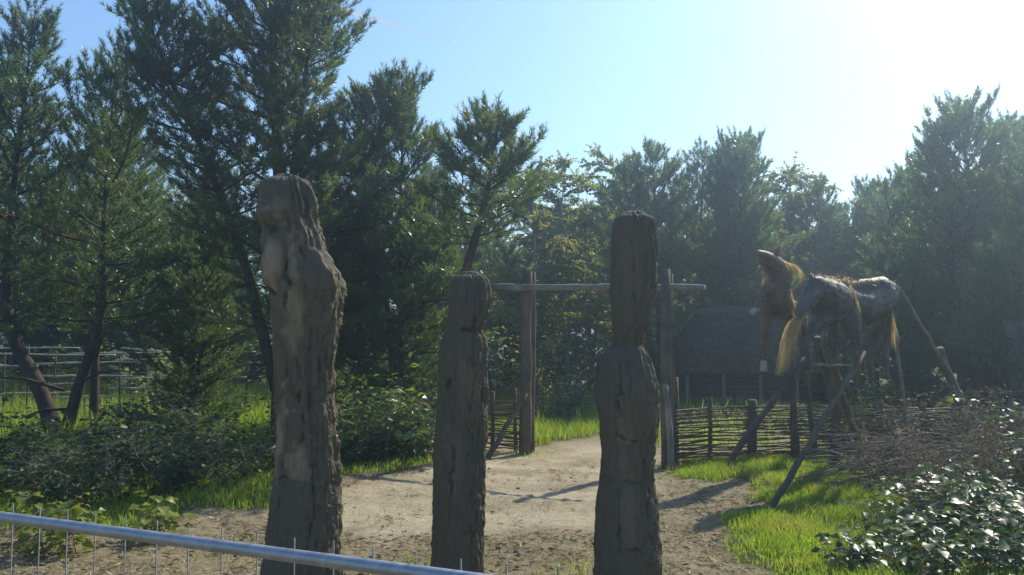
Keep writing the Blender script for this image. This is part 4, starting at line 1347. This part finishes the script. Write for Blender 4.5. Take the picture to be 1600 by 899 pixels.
ha = horse('dark horse hide figure hung level on poles with head to the left', [
    [(1300, 470, 12.05, 28), (1322, 475, 12.25, 27), (1340, 480, 12.35, 26), (1356, 475, 12.45, 24), (1378, 464, 12.65, 24)],
    [(1292, 448, 11.95, 12), (1330, 449, 12.25, 10), (1378, 444, 12.65, 12)],          # barrel
    [(1375, 452, 12.6, 19), (1390, 456, 12.75, 15)],
    [(1300, 470, 12.0, 32), (1284, 456, 11.8, 24), (1274, 447, 11.65, 17)],                                    # neck
    [(1272, 446, 11.62, 15), (1263, 464, 11.5, 13), (1253, 482, 11.4, 9), (1249, 490, 11.38, 7.5)],           # head
    [(1274, 455, 11.62, 14), (1266, 474, 11.5, 9)],                                                            # jaw
    [(1277, 441, 11.66, 5.5), (1276, 431, 11.66, 3.4), (1275, 424, 11.66, 1.2)],                               # ears
    [(1268, 439, 11.55, 5), (1266, 430, 11.55, 3), (1265, 426, 11.55, 1.2)],
    [(1290, 492, 11.95, 15), (1271, 512, 11.75, 8.5), (1260, 537, 11.65, 5), (1263, 565, 11.65, 3.8)],         # near foreleg
    [(1328, 495, 12.1, 17), (1338, 530, 12.1, 10), (1341, 565, 12.1, 6.5), (1336, 600, 12.1, 4.2)],             # far foreleg
    [(1380, 488, 12.7, 15), (1388, 518, 12.75, 8), (1384, 548, 12.8, 4.5), (1386, 580, 12.8, 3.4)],            # hind legs
    [(1368, 490, 12.85, 15), (1366, 526, 12.9, 8), (1359, 560, 12.9, 4.5), (1362, 598, 12.9, 3.4)]],
    M['coat_dark'], oa, .015, 5, M['fur_dark'])
for (x, y, Y) in [(1263, 572, 11.65), (1335, 608, 12.1), (1386, 587, 12.8), (1362, 605, 12.9)]:
    m = MB(); c = W(x, y, Y) - oa
    m.tube([c + V(0, 0, .05), c, c - V(0, .01, .05)], [.034, .040, .048], 10); m.obj('hoof', M['dark_hoof'], ha, True)
loc = lambda pts, o: [W(*p) - o for p in pts]
strands(ha, 'mane', M['dark_hair'], loc([(1270, 431, 11.6), (1290, 436, 11.8), (1310, 439, 12.0), (1345, 440, 12.3), (1368, 440, 12.5)], oa), 260, .26, (-.25, -.5, .25), .5, .008, 31, .9)
strands(ha, 'mane', M['blond_hair'], loc([(1283, 434, 11.75), (1300, 438, 11.9), (1330, 441, 12.2)], oa), 90, .2, (.1, -.4, .35), .5, .007, 32, .9)
strands(ha, 'hide_fringe', M['blond_hair'], loc([(1328, 445, 11.95), (1334, 455, 11.94), (1340, 475, 11.93)], oa), 60, .2, (.2, -.1, -1), .12, .008, 33, .4)
strands(ha, 'hide_fringe', M['blond_hair'], loc([(1391, 470, 12.6), (1393, 490, 12.6), (1394, 510, 12.6)], oa), 80, .35, (.05, -.1, -1), .10, .010, 34, .3)
strands(ha, 'hide_fringe', M['dark_hair'], loc([(1300, 505, 12.05), (1325, 509, 12.2), (1350, 512, 12.4), (1376, 500, 12.6)], oa), 160, .16, (0, -.1, -1), .25, .010, 36, .3)
strands(ha, 'hide_fringe', M['dark_hair'], loc([(1338, 530, 12.05), (1341, 565, 12.05), (1337, 595, 12.05)], oa), 90, .13, (.1, -.2, -1), .3, .008, 37, .3)
m = MB(); c = W(1260, 452, 11.38) - oa
m.tube([c + V(-.02, 0, .008), c + V(.0, -.008, 0), c + V(.02, 0, -.008)], [.004, .02, .004], 8); m.obj('eye', M['hut_wall'], ha, True)

ob = Vector(W(1215, 715, 13.2)); ob.z = 2.0
hb = horse('brown horse hide figure rearing on a pole with head thrown up to the left', [
    [(1215, 445, 13.0, 19), (1215, 465, 13.0, 20), (1218, 477, 13.1, 19), (1232, 481, 13.6, 14), (1248, 486, 14.1, 12)],
    [(1216, 450, 13.0, 19), (1218, 434, 12.98, 18), (1217, 421, 12.93, 15), (1212, 412, 12.88, 12)],
    [(1217, 425, 12.95, 14), (1229, 418, 13.0, 6)],
    [(1213, 412, 12.86, 11), (1204, 405, 12.74, 9.5), (1193, 399, 12.58, 7.2), (1184, 396, 12.48, 5.6)],
    [(1208, 419, 12.82, 9), (1198, 414, 12.66, 5.2), (1188, 409, 12.54, 3.2)],
    [(1211, 406, 12.85, 6.5), (1214, 396, 12.83, 4.5), (1217, 386, 12.82, 2)],
    [(1205, 403, 12.8, 5), (1204, 395, 12.78, 3.2), (1204, 390, 12.78, 1.3)],
    [(1206, 446, 12.95, 13), (1193, 455, 12.8, 7), (1185, 470, 12.7, 5), (1182, 485, 12.65, 4.4)],
    [(1200, 478, 13.0, 12), (1195, 503, 12.95, 6.5), (1193, 535, 12.95, 4.2), (1193, 562, 12.95, 3.8)],
    [(1249, 490, 14.0, 11), (1257, 520, 14.0, 7), (1262, 550, 14.0, 5), (1262, 580, 14.0, 5)],
    [(1234, 486, 13.9, 10), (1232, 520, 13.9, 6), (1237, 550, 13.9, 6), (1236, 575, 13.9, 5)]],
    M['coat_brown'], ob, .012, 9, M['fur_brown'])
strands(hb, 'hide_fringe', M['blond_hair'], [W(*p) - ob for p in [(1194, 425, 12.85), (1193, 445, 12.9), (1193, 470, 12.92)]], 70, .13, (-.3, -.1, -1), .2, .008, 45, .3)
for (x, y, Y) in [(1193, 572, 12.95), (1262, 588, 14.0), (1236, 583, 13.9)]:
    m = MB(); c = W(x, y, Y) - ob
    m.tube([c + V(0, 0, .08), c, c - V(0, .01, .08)], [.04, .047, .058], 10); m.obj('hoof', M['hoof' if x == 1193 else 'dark_hoof'], hb, True)
m = MB(); a, b = W(1185, 484, 12.66) - ob, W(1175, 488, 12.6) - ob
m.tube([a, b], [.035, .05], 8); m.obj('hoof', M['hoof'], hb, True)
strands(hb, 'mane', M['blond_hair'], loc([(1210, 403, 12.85), (1222, 409, 12.95), (1236, 414, 13.0), (1241, 420, 13.0)], ob), 100, .36, (.75, -.1, .1), .25, .009, 41, 1.3)
strands(hb, 'mane', M['blond_hair'], loc([(1228, 440, 13.0), (1232, 460, 13.0), (1240, 478, 13.0)], ob), 130, .3, (.35, -.2, -.9), .16, .011, 42, .3)
strands(hb, 'beard_hair', M['dark_hair'], loc([(1192, 412, 12.7), (1194, 435, 12.85)], ob), 60, .12, (-.6, -.3, -.6), .3, .006, 43, .5)
strands(hb, 'tail', M['blond_hair'], loc([(1266, 487, 11.45), (1256, 490, 11.40), (1250, 493, 11.36)], ob), 300, .82, (-.85, -.1, -.15), .10, .010, 44, 1.9, 9)  # stand-in hair for an unclear blond tuft, added to this figure

st = thing('pole_frame', 'frame of leaning crossed poles that holds up the dark horse figure', 'pole frame', (4.6, 12.3, 0))
pole(st, 'pole', base_at(1191, 10.0), W(1350, 550, 11.6), 0.042, 0.034, M['post'], 11, .02)
pole(st, 'pole', base_at(1335, 10.9), W(1405, 672, 11.6), 0.045, 0.035, M['post'], 11, .02)
pole(st, 'pole', base_at(1322, 14.0 - .35), W(1276, 528, 12.4), 0.075, 0.055, M['post'], 9, .02)
pole(st, 'pole', base_at(1300, 13.3), W(1302, 470, 12.2), 0.085, 0.06, M['post'], 9, .02)
pole(st, 'pole', base_at(1350, 13.6), W(1292, 540, 12.3), 0.055, 0.04, M['post'], 9, .02)
pole(st, 'pole', base_at(1417, 13.7), W(1392, 455, 12.75), 0.032, 0.024, M['grey_post'], 9, .02)
pole(st, 'pole', base_at(1527, 14.2), W(1468, 545, 13.2), 0.09, 0.06, M['post'], 9, .02)
pole(st, 'pole', W(1478, 580, 13.2), W(1398, 440, 12.8), 0.036, 0.028, M['post'], 9, .03)
pole(st, 'pole', W(1385, 470, 12.7), W(1409, 430, 12.75), 0.045, 0.022, M['post'], 5, .01)
pole(st, 'crosspiece', W(1268, 570, 12.35), W(1345, 572, 12.35), 0.02, 0.016, M['grey_post'], 5, .01)
st2 = thing('pole_frame', 'leaning poles that hold up the rearing brown horse figure', 'pole frame', (3.6, 13.2, 0))
pole(st2, 'pole', base_at(1118, 13.2), W(1258, 560, 13.7), 0.055, 0.042, M['post'], 9, .02)
pole(st2, 'pole', base_at(1238, 13.7), W(1232, 480, 13.5), 0.055, 0.045, M['post'], 9, .02)
pole(st2, 'pole', base_at(1272, 13.9), W(1245, 490, 13.9), 0.05, 0.04, M['post'], 9, .02)

# ------------------------------------------------------------------ grass, straw
def blades(x, y, h, w, rng, lean=.45):
    n = len(x)
    z = ground_h(x, y)
    az = rng.uniform(0, 6.283, n); fa = rng.uniform(0, 6.283, n)
    ln = h * rng.uniform(.05, lean, n)
    b = np.stack([x, y, z - .01], -1)
    s = np.stack([np.cos(fa), np.sin(fa), 0 * fa], -1) * (w / 2)[:, None]
    o = np.stack([np.cos(az) * ln, np.sin(az) * ln, 0 * az], -1)
    mid = b + np.stack([0 * h, 0 * h, h * .6], -1) + o * .35
    tip = b + np.stack([0 * h, 0 * h, h], -1) + o
    v = np.stack([b - s, b + s, mid + s * .7, mid - s * .7, tip], 1).reshape(-1, 3)
    i = np.arange(n)[:, None] * 5
    t = np.concatenate([i + np.array([[2, 4, 3]])], 0)
    q = i + np.array([[0, 1, 2, 3]])
    return v, t, q
def scatter(n, x0, x1, y0, y1, rng, cond):
    x = rng.uniform(x0, x1, n); y = rng.uniform(y0, y1, n)
    k = cond(x, y)
    return x[k], y[k]
rg = np.random.default_rng(55)
def is_grass(x, y):
    s, g = masks(x, y); return g & ~s
parts = [scatter(150000, 1.2, 8.0, 6.2, 14.6, rg, is_grass)]
x, y = parts[0]
cl = fbm(x * 1.8, y * 1.8, 0, 91, 3)
keep = rg.uniform(-1.1, .6, len(x)) < cl + .35
x, y, cl = x[keep], y[keep], cl[keep]
edge = sum(is_grass(x + dx, y + dy).astype(float) for dx, dy in ((.3, 0), (-.3, 0), (0, .35), (0, -.35), (-.2, .2), (.2, -.2))) / 6
h = (.065 + .075 * np.clip(cl + .4, 0, 1.4)) * rg.uniform(.45, 1.35, len(x)) * (.35 + .65 * edge) + .04 * (y > 13)
kp = rg.uniform(0, 1, len(x)) < .3 + .7 * edge
x, y, h, cl = x[kp], y[kp], h[kp], cl[kp]
v, t, q = blades(x, y, h, .007 + .004 * rg.uniform(0, 1, len(x)), rg, .8)
tag(link('grass', mesh_np('grass', v, t, q, M['grass'])), 'bright sunlit grass around the pole frames at right', 'grass', kind='stuff')
x, y = scatter(90000, -9, 2.6, 8.5, 24, rg, lambda x, y: is_grass(x, y) & ((x < -1.0) | (y > 15.0)))
h = rg.uniform(.05, .14, len(x)) * (1 + 1.3 * (y > 15))
v, t, q = blades(x, y, h, .008 + .006 * rg.uniform(0, 1, len(x)), rg, .8)
tag(link('grass', mesh_np('grass', v, t, q, M['grass'])), 'shaded grass along the left undergrowth and through the gate', 'grass', kind='stuff')
x, y = scatter(60000, -20, 18, 16, 32, rg, lambda x, y: (fbm(x * .5, y * .5, 1, 93, 2) > -.3) & ~((x > -1.2) & (x < 2.6) & (y < 19)))
h = rg.uniform(.15, .6, len(x))
v, t, q = blades(x, y, h, .014 + .01 * rg.uniform(0, 1, len(x)), rg, .7)
tag(link('tall_grass', mesh_np('tall_grass', v, t, q, M['grass'])), 'tall rough grass at the foot of the wood', 'grass', kind='stuff')
x, y = scatter(26000, -6, 4, 5.6, 14, rg, lambda x, y: ~is_grass(x, y) & (fbm(x * 1.2, y * 1.2, 2, 95, 3) > -.1 + .5 * masks(x, y)[0]))
h = rg.uniform(.015, .06, len(x))
v, t, q = blades(x, y, h, .005 + 0 * x, rg, 1.6)
tag(link('dry_grass', mesh_np('dry_grass', v, t, q, M['dry_grass'])), 'sparse dry grass tufts on the trampled earth', 'grass', kind='stuff')
x, y = scatter(16000, 1.2, 8, 6.2, 14.6, rg, lambda x, y: is_grass(x, y) & (fbm(x * 2.3, y * 2.3, 6, 99, 3) > .05))
h = rg.uniform(.06, .24, len(x))
v, t, q = blades(x, y, h, .005 + 0 * x, rg, 1.1)
tag(link('dry_stalks', mesh_np('dry_stalks', v, t, q, M['dry_grass'])), 'dry stalks standing in the sunlit grass at right', 'grass', kind='stuff')
bx, by = [], []
for (cx_, cy_, nn, sd_) in [(G(820, 708)[0], 15.3, 260, .2), (G(1040, 728)[0], 13.65, 300, .22), (.6, 7.4, 120, .18), (-.9, 7.9, 60, .15), (1.15, 8.6, 60, .25), (-2.6, 8.2, 60, .3), (-1.6, 10.3, 40, .3)]:
    bx.append(rg.normal(cx_, sd_, nn)); by.append(rg.normal(cy_, sd_, nn))
x, y = np.concatenate(bx), np.concatenate(by)
h = rg.uniform(.04, .13, len(x))
v, t, q = blades(x, y, h, .007 + 0 * x, rg, .9)
tag(link('grass_tufts', mesh_np('grass_tufts', v, t, q, M['grass'])), 'small green grass tufts at the gate posts and on the bare earth', 'grass', kind='stuff')
n = 42000
x = rg.uniform(-6.5, 4.5, n); y = rg.uniform(5.6, 14.5, n)
sd, gr = masks(x, y)
cl = fbm(x * 1.5, y * 1.5, 4, 97, 3)
keep = ~gr & (rg.uniform(-.6, .8, n) < cl - 1.2 * sd + .1 + .5 * (y < 9))
x, y = x[keep], y[keep]
n = len(x)
az = rg.uniform(0, 6.283, n)
P = np.stack([x, y, ground_h(x, y) + rg.uniform(.0, .022, n)], -1)
D = np.stack([np.cos(az), np.sin(az), rg.uniform(-.1, .35, n)], -1)
L = rg.uniform(.02, .11, n)
v, t = leaves(P, D, L, .16, rg, .7, .2)
tag(link('straw_litter', mesh_np('straw_litter', v, t, None, M['straw'])), 'straw, chips and dead twigs littering the bare earth', 'litter', kind='stuff')

cl = MB()
rc = np.random.default_rng(66)
for _ in range(420):
    x, y = rc.uniform(-6, 4.2), rc.uniform(5.8, 14)
    sd, gr = masks(np.array([x]), np.array([y]))
    if gr[0] or (sd[0] and rc.random() < .7): continue
    r_ = rc.uniform(.008, .03)
    bv = np.array([(0, 0, 1), (1, 0, 0), (.3, .95, 0), (-.8, .6, 0), (-.8, -.6, 0), (.3, -.95, 0), (0, 0, -.6)]) * (1 + rc.uniform(-.3, .3, (7, 1))) * r_ * np.array([1.2, 1, .6])
    cl.add(bv + np.array([x, y, gz(x, y) + r_ * .2]), [(0, 1, 2), (0, 2, 3), (0, 3, 4), (0, 4, 5), (0, 5, 1), (6, 2, 1), (6, 3, 2), (6, 4, 3), (6, 5, 4), (6, 1, 5)])
tag(cl.obj('soil_clods', M['clod']), 'dark clods and chips scattered over the bare earth', 'clods', kind='stuff')

# ------------------------------------------------------------------ contrail far up
def contrail():
    m, nt, p, out = new_mat('ice_trail')
    p.inputs['Base Color'].default_value = (.85, .87, .9, 1); p.inputs['Roughness'].default_value = 1
    tr = nd(nt, 'ShaderNodeBsdfTranslucent'); tr.inputs['Color'].default_value = (.97, .98, 1, 1)
    tp = nd(nt, 'ShaderNodeBsdfTransparent')
    m1 = nd(nt, 'ShaderNodeMixShader'); m1.inputs[0].default_value = .85
    nt.links.new(p.outputs[0], m1.inputs[1]); nt.links.new(tr.outputs[0], m1.inputs[2])
    m2 = nd(nt, 'ShaderNodeMixShader'); m2.inputs[0].default_value = .9
    nt.links.new(tp.outputs[0], m2.inputs[1]); nt.links.new(m1.outputs[0], m2.inputs[2])
    nt.links.new(m2.outputs[0], out.inputs['Surface'])
    mb = MB()
    a, b = W(525, 12, 2600), W(712, 66, 3000)
    mb.tube([a.lerp(b, i / 20) for i in range(21)], [5.2 - 4.2 * (i / 20) ** 1.4 for i in range(21)], 8)
    o = mb.obj('contrail', m, None, True)
    tag(o, 'thin white contrail slanting across the sky above the big pine', 'contrail')
contrail()

# ------------------------------------------------------------------ added haze volume in place of lens glare
def glare_haze():
    m, nt, p, out = new_mat('haze_air')
    nt.nodes.remove(p)
    vol = nd(nt, 'ShaderNodeVolumePrincipled')
    vol.inputs['Color'].default_value = (.62, .82, 1, 1)
    vol.inputs['Density'].default_value = GLARE_HAZE
    vol.inputs['Anisotropy'].default_value = .8
    nt.links.new(vol.outputs[0], out.inputs['Volume'])
    mb = MB(); mb.box((-240, -16, -1.2), (240, 280, 13.5))
    o = mb.obj('haze', m); tag(o, kind='stuff')
GLARE_HAZE = 0.0050
glare_haze()
